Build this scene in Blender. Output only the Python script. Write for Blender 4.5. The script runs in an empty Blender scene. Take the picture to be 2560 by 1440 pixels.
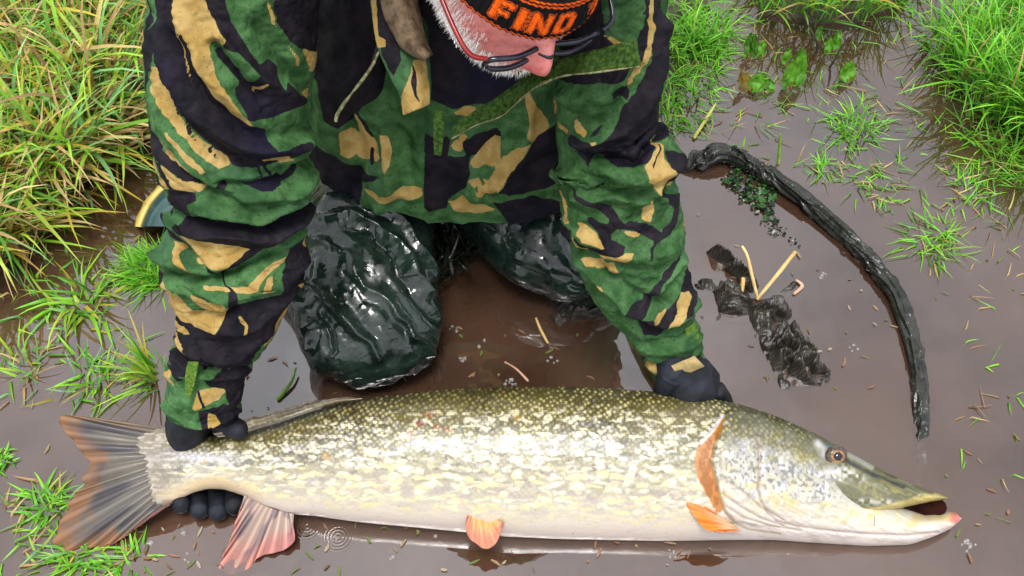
import bpy, bmesh, math, random
import numpy as np
from mathutils import Vector

random.seed(7)
RNG = np.random.default_rng(7)
scene = bpy.context.scene
col = scene.collection

# ------------------------------------------------------------------ camera
FPX, PITCH, CAM_H = 2650.0, math.radians(54), 1.23      # focal length in photo pixels (2560 wide)
cam_d = bpy.data.cameras.new('camera')
cam_d.sensor_width = 36.0
cam_d.lens = FPX / 2560 * 36.0
cam_d.clip_start, cam_d.clip_end = 0.02, 400
cam = bpy.data.objects.new('camera', cam_d)
col.objects.link(cam)
cam.location = (0, 0, CAM_H)
cam.rotation_euler = (math.pi / 2 - PITCH, 0, 0)
scene.camera = cam

# ------------------------------------------------------------------ sky, sun, exposure (overcast)
SUN_EL, SUN_AZ = math.radians(80), math.radians(-165)
world = bpy.data.worlds.new('World')
scene.world = world
world.use_nodes = True
wn, wl = world.node_tree.nodes, world.node_tree.links
wn.clear()
w_out = wn.new('ShaderNodeOutputWorld')
w_bg = wn.new('ShaderNodeBackground')
w_sky = wn.new('ShaderNodeTexSky')
w_sky.sky_type = 'NISHITA'
w_sky.sun_disc = False
w_sky.sun_elevation = SUN_EL
w_sky.sun_rotation = SUN_AZ
w_sky.air_density, w_sky.dust_density, w_sky.ozone_density = 1.0, 1.5, 1.0
w_hs = wn.new('ShaderNodeHueSaturation')               # cloud cover: the blue greyed out
w_hs.inputs['Saturation'].default_value = 0.16
wl.new(w_sky.outputs[0], w_hs.inputs['Color'])
w_tc = wn.new('ShaderNodeTexCoord')                     # broken cloud: soft light and dark patches over the whole sky
w_ns = wn.new('ShaderNodeTexNoise')
w_ns.inputs['Scale'].default_value, w_ns.inputs['Detail'].default_value, w_ns.inputs['Roughness'].default_value = 3.2, 4.0, 0.5
wl.new(w_tc.outputs['Generated'], w_ns.inputs['Vector'])
w_mr = wn.new('ShaderNodeMapRange')
w_mr.inputs[1].default_value, w_mr.inputs[2].default_value, w_mr.inputs[3].default_value, w_mr.inputs[4].default_value = .3, .7, .62, 1.38
wl.new(w_ns.outputs[0], w_mr.inputs[0])
w_mx = wn.new('ShaderNodeMix')
w_mx.data_type, w_mx.blend_type = 'RGBA', 'MULTIPLY'
w_mx.inputs[0].default_value = 1.0
wl.new(w_hs.outputs[0], w_mx.inputs[6])
wl.new(w_mr.outputs[0], w_mx.inputs[7])
wl.new(w_mx.outputs[2], w_bg.inputs[0])
w_bg.inputs[1].default_value = 0.15
wl.new(w_bg.outputs[0], w_out.inputs[0])

sun_d = bpy.data.lights.new('sun', 'SUN')
sun_d.energy = 1.3
sun_d.angle = math.radians(20)
sun_d.color = (1.0, 0.97, 0.93)
sun = bpy.data.objects.new('sun', sun_d)
col.objects.link(sun)
sd = Vector((math.sin(SUN_AZ) * math.cos(SUN_EL), math.cos(SUN_AZ) * math.cos(SUN_EL), math.sin(SUN_EL)))
sun.rotation_euler = sd.to_track_quat('Z', 'Y').to_euler()

vs = scene.view_settings
vs.view_transform, vs.look, vs.exposure, vs.gamma = 'Standard', 'None', 1.42, 1.0
vs.use_curve_mapping = False
scene.cycles.use_denoising = True
scene.cycles.max_bounces = 6
scene.cycles.transparent_max_bounces = 12

# ------------------------------------------------------------------ helpers: places
FWD = np.array([0, math.cos(PITCH), -math.sin(PITCH)])
UPV = np.array([0, math.sin(PITCH), math.cos(PITCH)])
RGT = np.array([1.0, 0, 0])
CAM = np.array([0, 0, CAM_H])

def ray(px, py):
    px, py = np.asarray(px, float), np.asarray(py, float)
    return FWD + ((px - 1280) / FPX)[..., None] * RGT + ((720 - py) / FPX)[..., None] * UPV
def at_d(px, py, d):                                    # point seen at a pixel, d metres out along the view axis
    return CAM + ray(px, py) * np.asarray(d, float)[..., None]
def at_z(px, py, z=0.0):                                # point seen at a pixel, at height z
    r = ray(px, py)
    return CAM + r * ((np.asarray(z, float) - CAM_H) / r[..., 2])[..., None]
def on_plane(px, py, p0, n):
    r = ray(px, py)
    return CAM + r * (((p0 - CAM) @ n) / (r @ n))[..., None]

# ------------------------------------------------------------------ helpers: noise
def _hash(ix, iy, iz, seed):
    h = (ix.astype(np.int64) * 374761393 + iy.astype(np.int64) * 668265263 + iz.astype(np.int64) * 2147483647 + seed * 1274126177) & 0xffffffff
    h = ((h ^ (h >> 13)) * 1274126177) & 0xffffffff
    h = ((h ^ (h >> 16)) * 2246822519) & 0xffffffff
    return ((h ^ (h >> 15)) & 0xffffff) / float(0xffffff)
def vnoise(p, seed=0):                                  # value noise, -1..1
    p = np.asarray(p, float)
    if p.shape[-1] == 2:
        p = np.concatenate([p, np.zeros(p.shape[:-1] + (1,))], -1)
    i = np.floor(p).astype(int)
    f = p - i
    f = f * f * f * (f * (f * 6 - 15) + 10)
    r = 0
    for dx in (0, 1):
        wx = f[..., 0] if dx else 1 - f[..., 0]
        for dy in (0, 1):
            wy = f[..., 1] if dy else 1 - f[..., 1]
            for dz in (0, 1):
                wz = f[..., 2] if dz else 1 - f[..., 2]
                r = r + wx * wy * wz * _hash(i[..., 0] + dx, i[..., 1] + dy, i[..., 2] + dz, seed)
    return r * 2 - 1
def fbm(p, octv=3, seed=0):
    p = np.asarray(p, float)
    a, s, r = 1.0, 0.0, 0
    for k in range(octv):
        r = r + a * vnoise(p * 2 ** k, seed + k * 17)
        s += a
        a *= 0.5
    return r / s
def sstep(a, b, x):
    t = np.clip((x - a) / (b - a), 0, 1)
    return t * t * (3 - 2 * t)

# ------------------------------------------------------------------ helpers: 2-D distances
def seg_d(P, pts):
    P = np.asarray(P, float)
    pts = np.asarray(pts, float)
    best = np.full(P.shape[:-1], 1e9)
    for a, b in zip(pts[:-1], pts[1:]):
        ab = b - a
        t = np.clip(((P - a) @ ab) / max(ab @ ab, 1e-9), 0, 1)
        best = np.minimum(best, np.linalg.norm(P - a - t[..., None] * ab, axis=-1))
    return best
def poly_sd(P, poly, far=30.0):                         # + inside
    shp = P.shape[:-1]
    Q = P.reshape(-1, 2)
    poly = np.asarray(poly, float)
    lo, hi = poly.min(0) - far, poly.max(0) + far
    out = np.full(len(Q), -far)
    m = np.where(((Q > lo) & (Q < hi)).all(1))[0]
    if len(m):
        q = Q[m]
        d = seg_d(q, np.vstack([poly, poly[:1]]))
        ins = np.zeros(len(q), bool)
        j = len(poly) - 1
        for i in range(len(poly)):
            (xi, yi), (xj, yj) = poly[i], poly[j]
            if yi != yj:
                c = ((yi > q[:, 1]) != (yj > q[:, 1])) & (q[:, 0] < (xj - xi) * (q[:, 1] - yi) / (yj - yi) + xi)
                ins ^= c
            j = i
        out[m] = np.clip(np.where(ins, d, -d), -far, far)
    return out.reshape(shp)
def resample(pts, n, smooth=True):
    pts = np.asarray(pts, float)
    t = np.linspace(0, len(pts) - 1, n)
    return spl(pts, t) if smooth else np.stack([np.interp(t, np.arange(len(pts)), pts[:, k]) for k in range(pts.shape[1])], 1)
def spl(pts, t):                                        # Catmull-Rom through the rows of pts at parameters t
    pts = np.asarray(pts, float)
    n = len(pts)
    i = np.clip(np.floor(t).astype(int), 0, n - 2)
    f = (t - i)[:, None]
    p0, p1, p2, p3 = pts[np.clip(i - 1, 0, n - 1)], pts[i], pts[i + 1], pts[np.clip(i + 2, 0, n - 1)]
    return 0.5 * (2 * p1 + (p2 - p0) * f + (2 * p0 - 5 * p1 + 4 * p2 - p3) * f ** 2 + (3 * p1 - p0 - 3 * p2 + p3) * f ** 3)
def arc_resample(pts, n):
    d = resample(pts, max(200, n * 4))
    s = np.concatenate([[0], np.cumsum(np.linalg.norm(np.diff(d, axis=0), axis=1))])
    q = np.linspace(0, s[-1], n)
    return np.stack([np.interp(q, s, d[:, k]) for k in range(d.shape[1])], 1)

# ------------------------------------------------------------------ helpers: meshes
def add_mesh(name, V, faces, mat=None, parent=None, attrs=None, smooth=True, mats=None, fmat=None):
    me = bpy.data.meshes.new(name)
    V = np.asarray(V, float).reshape(-1, 3)
    if isinstance(faces, np.ndarray):
        k = faces.shape[1]
        me.vertices.add(len(V))
        me.vertices.foreach_set('co', V.ravel())
        me.loops.add(faces.size)
        me.loops.foreach_set('vertex_index', faces.ravel().astype(np.int32))
        me.polygons.add(len(faces))
        me.polygons.foreach_set('loop_start', np.arange(0, faces.size, k, dtype=np.int32))
        me.update(calc_edges=True)
    else:
        me.from_pydata([tuple(v) for v in V], [], faces)
    me.validate()
    if smooth:
        me.polygons.foreach_set('use_smooth', np.ones(len(me.polygons), bool))
    for k, a in (attrs or {}).items():
        a = np.asarray(a, float)
        if a.ndim == 1 or a.shape[-1] == 1:
            at = me.attributes.new(k, 'FLOAT', 'POINT')
            at.data.foreach_set('value', a.ravel())
        elif a.shape[-1] == 3 and k.startswith('uv'):
            at = me.attributes.new(k, 'FLOAT_VECTOR', 'POINT')
            at.data.foreach_set('vector', a.ravel())
        else:
            a = a.reshape(-1, a.shape[-1])
            if a.shape[1] == 3:
                a = np.concatenate([a, np.ones((len(a), 1))], 1)
            at = me.attributes.new(k, 'FLOAT_COLOR', 'POINT')
            at.data.foreach_set('color', a.ravel())
    for m in (mats or ([mat] if mat else [])):
        me.materials.append(m)
    if fmat is not None:
        me.polygons.foreach_set('material_index', np.asarray(fmat, np.int32))
    me.update()
    o = bpy.data.objects.new(name, me)
    col.objects.link(o)
    if parent is not None:
        o.parent = parent
    return o
def grid_faces(m, n, closed=False, off=0):              # m rows, n columns (closed: columns wrap)
    i, j = np.meshgrid(np.arange(m - 1), np.arange(n if closed else n - 1), indexing='ij')
    j2 = (j + 1) % n
    return (np.stack([i * n + j, i * n + j2, (i + 1) * n + j2, (i + 1) * n + j], -1).reshape(-1, 4) + off).astype(np.int32)
def grid_normals(G, closed=False):
    if closed:
        du = np.roll(G, -1, 1) - np.roll(G, 1, 1)
    else:
        du = np.gradient(G, axis=1)
    dv = np.gradient(G, axis=0)
    n = np.cross(du, dv)
    return n / np.maximum(np.linalg.norm(n, axis=-1, keepdims=True), 1e-12)
def empty(name, loc, label=None, cat=None, group=None):
    o = bpy.data.objects.new(name, None)
    col.objects.link(o)
    o.location = loc
    o.empty_display_size = 0.05
    bpy.context.view_layer.update()
    if label:
        tag(o, label, cat, group)
    return o
def tag(o, label=None, cat=None, group=None, kind=None):
    if label: o['label'] = label
    if cat: o['category'] = cat
    if group: o['group'] = group
    if kind: o['kind'] = kind
    return o
def put(o, parent):                                     # parent without moving
    o.parent = parent
    o.matrix_parent_inverse = parent.matrix_world.inverted()
    return o
def solidify(o, t):
    m = o.modifiers.new('thickness', 'SOLIDIFY')
    m.thickness = t
    m.offset = 0
    return o
def tube(pts, radii, n=12, m=None, cap=True, wob=0.0, seed=0, flat=1.0):  # round tube along 3-D points
    pts = np.asarray(pts, float)
    m = m or max(6, len(pts) * 4)
    t = np.linspace(0, len(pts) - 1, m)
    C = spl(pts, t)
    R = np.interp(t, np.arange(len(pts)), np.broadcast_to(radii, (len(pts),)))
    T = np.gradient(C, axis=0)
    T /= np.maximum(np.linalg.norm(T, axis=1, keepdims=True), 1e-9)
    ref = np.array([0, 0, 1.0]) if abs(T[:, 2]).mean() < 0.8 else np.array([1.0, 0, 0])
    A = np.cross(T, ref)
    A /= np.maximum(np.linalg.norm(A, axis=1, keepdims=True), 1e-9)
    B = np.cross(A, T)
    th = np.linspace(0, 2 * np.pi, n, endpoint=False)
    if cap:
        C = np.vstack([C[:1], C[:1] - T[:1] * R[0] * .0, C, C[-1:], C[-1:]])
        A = np.vstack([A[:1], A[:1], A, A[-1:], A[-1:]])
        B = np.vstack([B[:1], B[:1], B, B[-1:], B[-1:]])
        TT = np.vstack([T[:1], T[:1], T, T[-1:], T[-1:]])
        C = C + TT * np.concatenate([[-R[0] * .5], [-R[0] * .35], np.zeros(m), [R[-1] * .35], [R[-1] * .5]])[:, None]
        R = np.concatenate([[1e-5], [R[0] * .7], R, [R[-1] * .7], [1e-5]])
    G = C[:, None] + R[:, None, None] * (np.cos(th)[None, :, None] * A[:, None] + flat * np.sin(th)[None, :, None] * B[:, None])
    if wob:
        G = G + (fbm(G * 60 + seed * 3.1, 2, seed) * wob)[..., None] * grid_normals(G, True)
    return G
def tube_obj(name, pts, radii, mat, parent=None, **k):
    G = tube(pts, radii, **k)
    o = add_mesh(name, G, grid_faces(G.shape[0], G.shape[1], True), mat)
    if parent is not None:
        put(o, parent)
    return o
def join_grids(grids):                                  # [(G, closed)] -> V, F
    V, F, off = [], [], 0
    for G, c in grids:
        V.append(G.reshape(-1, 3))
        F.append(grid_faces(G.shape[0], G.shape[1], c, off))
        off += G.shape[0] * G.shape[1]
    return np.vstack(V), np.vstack(F)

# ------------------------------------------------------------------ helpers: materials
class MB:
    def __init__(self, name, rough=0.6, spec=0.5, ior=1.45):
        self.m = bpy.data.materials.new(name)
        self.m.use_nodes = True
        self.n, self.l = self.m.node_tree.nodes, self.m.node_tree.links
        self.b = self.n['Principled BSDF']
        self.b.inputs['Roughness'].default_value = rough
        self.b.inputs['Specular IOR Level'].default_value = spec
        self.b.inputs['IOR'].default_value = ior
    def N(self, t, **k):
        n = self.n.new(t)
        for a, v in k.items():
            setattr(n, a, v)
        return n
    def link(self, a, b): self.l.new(a, b)
    def val(self, x, sock):
        if hasattr(x, 'is_output'): self.l.new(x, sock)
        else: sock.default_value = x
    def attr(self, name, out='Fac'): return self.N('ShaderNodeAttribute', attribute_name=name).outputs[out]
    def math(self, op, a, b=0.0, c=0.0, clamp=False):
        n = self.N('ShaderNodeMath', operation=op, use_clamp=clamp)
        for i, x in enumerate((a, b, c)): self.val(x, n.inputs[i])
        return n.outputs[0]
    def mix(self, f, a, b, mode='MIX'):
        n = self.N('ShaderNodeMix', data_type='RGBA', blend_type=mode)
        self.val(f, n.inputs[0])
        for x, s in ((a, n.inputs[6]), (b, n.inputs[7])):
            if isinstance(x, tuple): x = x + (1.0,) if len(x) == 3 else x
            self.val(x, s)
        return n.outputs[2]
    def ramp(self, f, a, b, lo=0.0, hi=1.0):
        n = self.N('ShaderNodeMapRange', interpolation_type='SMOOTHSTEP')
        self.val(f, n.inputs[0])
        for i, x in ((1, a), (2, b), (3, lo), (4, hi)): n.inputs[i].default_value = x
        return n.outputs[0]
    def co(self, kind='Object'): return self.N('ShaderNodeTexCoord').outputs[kind]
    def vscale(self, v, s):
        n = self.N('ShaderNodeMapping')
        self.link(v, n.inputs[0])
        n.inputs['Scale'].default_value = s
        return n.outputs[0]
    def noise(self, scale, vec=None, detail=3, rough=0.55, out=0):
        n = self.N('ShaderNodeTexNoise')
        n.inputs['Scale'].default_value, n.inputs['Detail'].default_value, n.inputs['Roughness'].default_value = scale, detail, rough
        self.link(vec if vec is not None else self.co(), n.inputs['Vector'])
        return n.outputs[out]
    def voro(self, scale, vec=None, rnd=1.0, feature='F1', out='Distance'):
        n = self.N('ShaderNodeTexVoronoi', feature=feature)
        n.inputs['Scale'].default_value = scale
        n.inputs['Randomness'].default_value = rnd
        self.link(vec if vec is not None else self.co(), n.inputs['Vector'])
        return n.outputs[out]
    def bump(self, h, strength=0.3, dist=0.002):
        n = self.N('ShaderNodeBump')
        n.inputs['Strength'].default_value, n.inputs['Distance'].default_value = strength, dist
        self.val(h, n.inputs['Height'])
        if self.b.inputs['Normal'].is_linked:
            self.l.new(self.b.inputs['Normal'].links[0].from_socket, n.inputs['Normal'])
        self.link(n.outputs[0], self.b.inputs['Normal'])
    def color(self, c):
        if isinstance(c, tuple): self.b.inputs['Base Color'].default_value = c + (1.0,)
        else: self.link(c, self.b.inputs['Base Color'])
    def rough(self, x): self.val(x, self.b.inputs['Roughness'])

def noisy(name, c1, c2, scale=20, rough=0.6, bump=0.0, bscale=80, bdist=0.002, spec=0.5, coord='Object'):
    M = MB(name, rough, spec)
    M.color(M.mix(M.ramp(M.noise(scale, M.co(coord)), 0.35, 0.65), c1, c2))
    if bump:
        M.bump(M.noise(bscale, M.co(coord), 4), bump, bdist)
    return M.m

# ================================================================== ground
def world_poly(pts, z=0.0):
    p = np.array(pts, float)
    return at_z(p[:, 0], p[:, 1], z)[:, :2]
BANK_L = world_poly([(-700, -500), (200, -500), (440, -420), (410, 150), (370, 320), (290, 410), (190, 465), (130, 560), (70, 640), (-100, 690), (-700, 720)])
BANK_T = world_poly([(1860, -500), (2330, -500), (2290, 20), (2180, 62), (2040, 62), (1890, 40)])
BANK_R = world_poly([(2330, 110), (2480, 30), (2800, -200), (3100, 300), (2700, 420), (2540, 320), (2440, 270), (2350, 190)])
BANK_A = world_poly([(1560, -500), (1800, -500), (1810, 60), (1770, 140), (1730, 290), (1660, 330), (1560, 340)])
def ground_z(xy):
    z = np.full(xy.shape[:-1], -0.055) + 0.012 * fbm(xy * 5, 3, 3)
    for poly, h, w in ((BANK_L, 0.075, 0.09), (BANK_T, 0.05, 0.06), (BANK_R, 0.05, 0.06), (BANK_A, 0.012, 0.06)):
        s = poly_sd(xy, poly, far=0.4)
        z = np.maximum(z, -0.055 + (0.055 + h) * sstep(-w * .6, w, s + 0.02 * fbm(xy * 14, 3, 9)) + 0.008 * fbm(xy * 22, 3, 5))
    r = np.linalg.norm(xy - np.array([0, 1.0]), axis=-1)
    return z + 0.16 * sstep(1.9, 3.2, r + 0.3 * fbm(xy * 1.3, 2, 1)) + 0.4 * np.clip(r - 5, 0, None) * 0.02
s_ = np.linspace(-1, 1, 361)
ax = np.sign(s_) * (1.45 * np.abs(s_) + 60 * np.abs(s_) ** 9)
gx, gy = np.meshgrid(ax, ax + 1.0, indexing='ij')
gxy = np.stack([gx, gy], -1)
gz = ground_z(gxy)
M = MB('mud', 0.55)
c = M.co()
cm = M.mix(M.ramp(M.noise(9, c, 5), .35, .65), (.035, .022, .015), (.075, .050, .034))
cm = M.mix(M.ramp(M.noise(160, c, 3), .5, .7), cm, (.02, .012, .008))
fld = M.mix(M.ramp(M.noise(3, c, 6), .35, .65), (.03, .07, .012), (.06, .12, .02))
cm = M.mix(M.math('MULTIPLY', M.attr('turf'), M.ramp(M.noise(30, c, 4), .3, .6)), cm, M.mix(M.ramp(M.noise(45, c, 4), .4, .62), (.075, .11, .02), (.20, .15, .06)))
cm = M.mix(M.attr('field'), cm, fld)
M.color(cm)
M.bump(M.noise(70, c, 5), .7, .008)
ground = add_mesh('ground', np.concatenate([gxy, gz[..., None]], -1), grid_faces(361, 361)[:, ::-1].copy(), M.m,
                  attrs={'turf': sstep(.01, .05, gz).ravel(), 'field': sstep(2.2, 3.0, np.linalg.norm(gxy - np.array([0, 1.0]), axis=-1)).ravel()})
tag(ground, 'brown mud and grassy ground under and around the puddle', kind='structure')

# ================================================================== water: a skin over layers of suspended silt
def water_mat(name, cover, skin):
    M = MB(name)
    M.n.remove(M.b)
    out = M.n['Material Output']
    c = M.co()
    dif = M.N('ShaderNodeBsdfDiffuse')
    M.link(M.mix(M.ramp(M.noise(2.6, c, 6, .62), .34, .66), (.110, .058, .036), (.050, .024, .014)), dif.inputs[0])
    tr = M.N('ShaderNodeBsdfTransparent')
    mx = M.N('ShaderNodeMixShader')
    mx.inputs[0].default_value = cover
    M.link(tr.outputs[0], mx.inputs[1]); M.link(dif.outputs[0], mx.inputs[2])
    sh = mx.outputs[0]
    if skin:
        gl = M.N('ShaderNodeBsdfGlossy')
        gl.inputs['Roughness'].default_value = 0.015
        fr = M.N('ShaderNodeFresnel')
        fr.inputs['IOR'].default_value = 2.35
        h = M.math('MULTIPLY', M.noise(5, c, 2), 0.25)
        h = M.math('ADD', h, M.math('MULTIPLY', M.noise(22, c, 2), 0.03))
        for px, py, lam, R in ((845, 1342, .0042, .024), (768, 1318, .004, .020)):   # rings of rain drops
            q = at_z(np.array(px), np.array(py), 0)
            v = M.N('ShaderNodeVectorMath', operation='DISTANCE')
            M.link(c, v.inputs[0]); v.inputs[1].default_value = tuple(q)
            d = v.outputs['Value']
            w = M.math('SINE', M.math('MULTIPLY', d, 2 * math.pi / lam))
            env = M.ramp(d, R * .55, R, 1.0, 0.0)
            h = M.math('ADD', h, M.math('MULTIPLY', M.math('MULTIPLY', w, env), 0.011))
        b = M.N('ShaderNodeBump')
        b.inputs['Strength'].default_value = 0.9
        b.inputs['Distance'].default_value = 0.012
        M.link(h, b.inputs['Height'])
        M.link(b.outputs[0], gl.inputs['Normal']); M.link(b.outputs[0], fr.inputs['Normal'])
        m2 = M.N('ShaderNodeMixShader')
        M.link(fr.outputs[0], m2.inputs[0]); M.link(sh, m2.inputs[1]); M.link(gl.outputs[0], m2.inputs[2])
        sh = m2.outputs[0]
    M.link(sh, out.inputs[0])
    return M.m
wx, wy = np.meshgrid(np.linspace(-3.4, 3.4, 41), np.linspace(-2.4, 4.4, 41), indexing='ij')
def water_sheet(name, z, mat):
    return add_mesh(name, np.stack([wx, wy, np.full(wx.shape, z)], -1), grid_faces(41, 41)[:, ::-1].copy(), mat)
water = tag(water_sheet('water', 0.0, water_mat('muddy water', .50, True)), 'shallow muddy brown flood water reflecting a grey sky', kind='structure')
silt = water_mat('suspended silt', .50, False)
for k, z in enumerate((-.006, -.013, -.021, -.031)):
    put(water_sheet('silt_layer', z, silt), water)

# ================================================================== pike
FP0 = at_z(np.array(1280.), np.array(1150.), 0.047)
FTILT = math.radians(27)
FD = np.array([0, math.cos(FTILT), math.sin(FTILT)])       # belly -> back
FN = np.array([0, -math.sin(FTILT), math.cos(FTILT)])      # out of the upper flank
def fpl(p):
    p = np.asarray(p, float)
    return on_plane(p[..., 0], p[..., 1], FP0, FN)
TOP = np.array([(330, 1085), (363, 1062), (400, 1064), (450, 1080), (500, 1089), (540, 1091), (600, 1084), (700, 1056), (760, 1034), (850, 1007), (900, 998), (1000, 985), (1100, 975), (1200, 969), (1300, 966), (1400, 966), (1500, 969), (1600, 976), (1700, 985), (1800, 1000), (1850, 1011), (1900, 1026), (1950, 1044), (2000, 1066), (2050, 1092), (2100, 1119), (2150, 1147), (2200, 1173), (2250, 1198), (2300, 1220), (2350, 1238), (2376, 1247)], float)
BOT = np.array([(330, 1262), (363, 1276), (400, 1270), (433, 1258), (480, 1232), (520, 1222), (560, 1223), (617, 1242), (670, 1270), (733, 1286), (787, 1290), (900, 1306), (1000, 1315), (1116, 1326), (1257, 1341), (1400, 1348), (1503, 1350), (1661, 1353), (1815, 1350), (1936, 1350), (2020, 1356), (2170, 1365), (2272, 1362), (2322, 1345), (2370, 1325), (2390, 1308), (2397, 1296)], float)
JTOP = np.array([(2000, 1100), (2080, 1160), (2150, 1215), (2220, 1256), (2250, 1268), (2275, 1276), (2305, 1285), (2340, 1283), (2370, 1279), (2388, 1281), (2397, 1294)], float)
MOUTH = np.array([(1960, 1215), (2040, 1235), (2064, 1252), (2080, 1272), (2105, 1285), (2135, 1290), (2171, 1289), (2221, 1278), (2272, 1265), (2320, 1254), (2360, 1248), (2376, 1247)], float)
def fx(tab, x): return np.interp(x, tab[:, 0], tab[:, 1])
def smooth_tab(tab, x):
    xs = np.linspace(tab[0, 0], tab[-1, 0], 1200)
    ys = np.interp(xs, tab[:, 0], tab[:, 1])
    k = np.hanning(25); k /= k.sum()
    ys2 = np.convolve(np.pad(ys, 12, mode='edge'), k, 'valid')
    w = np.clip(np.minimum(xs - xs[0], xs[-1] - xs) / 25, 0, 1)
    return np.interp(x, xs, ys2 * w + ys * (1 - w))
# thickness (metres, half) along the fish
THK = np.array([(330, .004), (380, .0065), (430, .012), (480, .018), (540, .024), (650, .033), (800, .046), (1000, .056), (1300, .062), (1600, .062), (1800, .058), (1950, .055), (2050, .048), (2150, .040), (2250, .034), (2330, .027), (2376, .016), (2397, .010)], float)
ORANGE = [(1808, 1040), (1798, 1062), (1776, 1092), (1752, 1112), (1738, 1135), (1736, 1155), (1746, 1195), (1762, 1228), (1782, 1262), (1790, 1278), (1808, 1272), (1800, 1245), (1793, 1212), (1784, 1182), (1776, 1150), (1782, 1122), (1796, 1088), (1812, 1052)]
ORANGE2 = [(1820, 1290), (1832, 1300), (1838, 1322), (1830, 1326), (1822, 1308)]
PREOP = [(1892, 1108), (1897, 1140), (1895, 1180), (1893, 1220), (1900, 1248), (1918, 1275), (1942, 1298), (1990, 1310), (2060, 1320), (2160, 1330), (2260, 1334), (2345, 1328)]
OPERC = [(1812, 1030), (1790, 1100), (1775, 1150), (1785, 1190), (1800, 1245), (1812, 1275), (1835, 1300), (1870, 1318), (1950, 1330)]
FOLDS = [[(1800, 1190), (1850, 1220), (1900, 1262), (1960, 1295)], [(1805, 1230), (1850, 1262), (1900, 1290), (1960, 1310)], [(1815, 1262), (1860, 1290), (1920, 1308), (2000, 1322)]]
def unbulge(P, h):                                         # pattern coordinates follow the bulge of the flank
    return np.stack([1280 + (P[..., 0] - 1280) * (1 + h / 1.3), P[..., 1]], -1)
def flank_h(P, v, x, b):
    """height of the flank over the mid-plane. v: -1 back .. 1 belly"""
    h = b * np.clip(1 - np.abs(v) ** 2.3, 0, 1) ** 0.62
    P = unbulge(P, h)
    e = np.clip((1 - np.abs(v)) * 8, 0, 1)
    so = poly_sd(P, [(1812, 1030), (1790, 1100), (1775, 1150), (1785, 1190), (1800, 1245), (1812, 1275), (1835, 1300), (1900, 1312), (1960, 1318), (1960, 1000)], far=60)
    h = h + e * 0.0058 * sstep(-3, 7, so) * sstep(1990, 1880, P[..., 0])
    h = h - e * 0.0030 * np.exp(-(seg_d(P, PREOP) / 5) ** 1.4)
    for f in FOLDS:
        h = h - e * 0.0028 * np.exp(-(seg_d(P, f) / 4) ** 1.4)
    de = np.linalg.norm(P - np.array([2087, 1138]), axis=-1)
    h = h + e * (0.0045 * np.exp(-(de / 34) ** 4) - 0.0022 * np.exp(-((de - 40) / 12) ** 2))
    h = h - e * 0.0028 * np.exp(-(seg_d(P, [(2115, 1150), (2160, 1178), (2220, 1205), (2290, 1228)]) / 9) ** 2)
    hd = sstep(1830, 1900, P[..., 0])
    h = h + e * hd * (.0011 * fbm(P / 17, 3, 91) + .0008 * (1 - np.abs(vnoise(np.stack([(P[..., 0] + P[..., 1] * .8) / 60, (P[..., 1] - P[..., 0] * .5) / 11], -1), 93))) ** 3)
    return h
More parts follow.
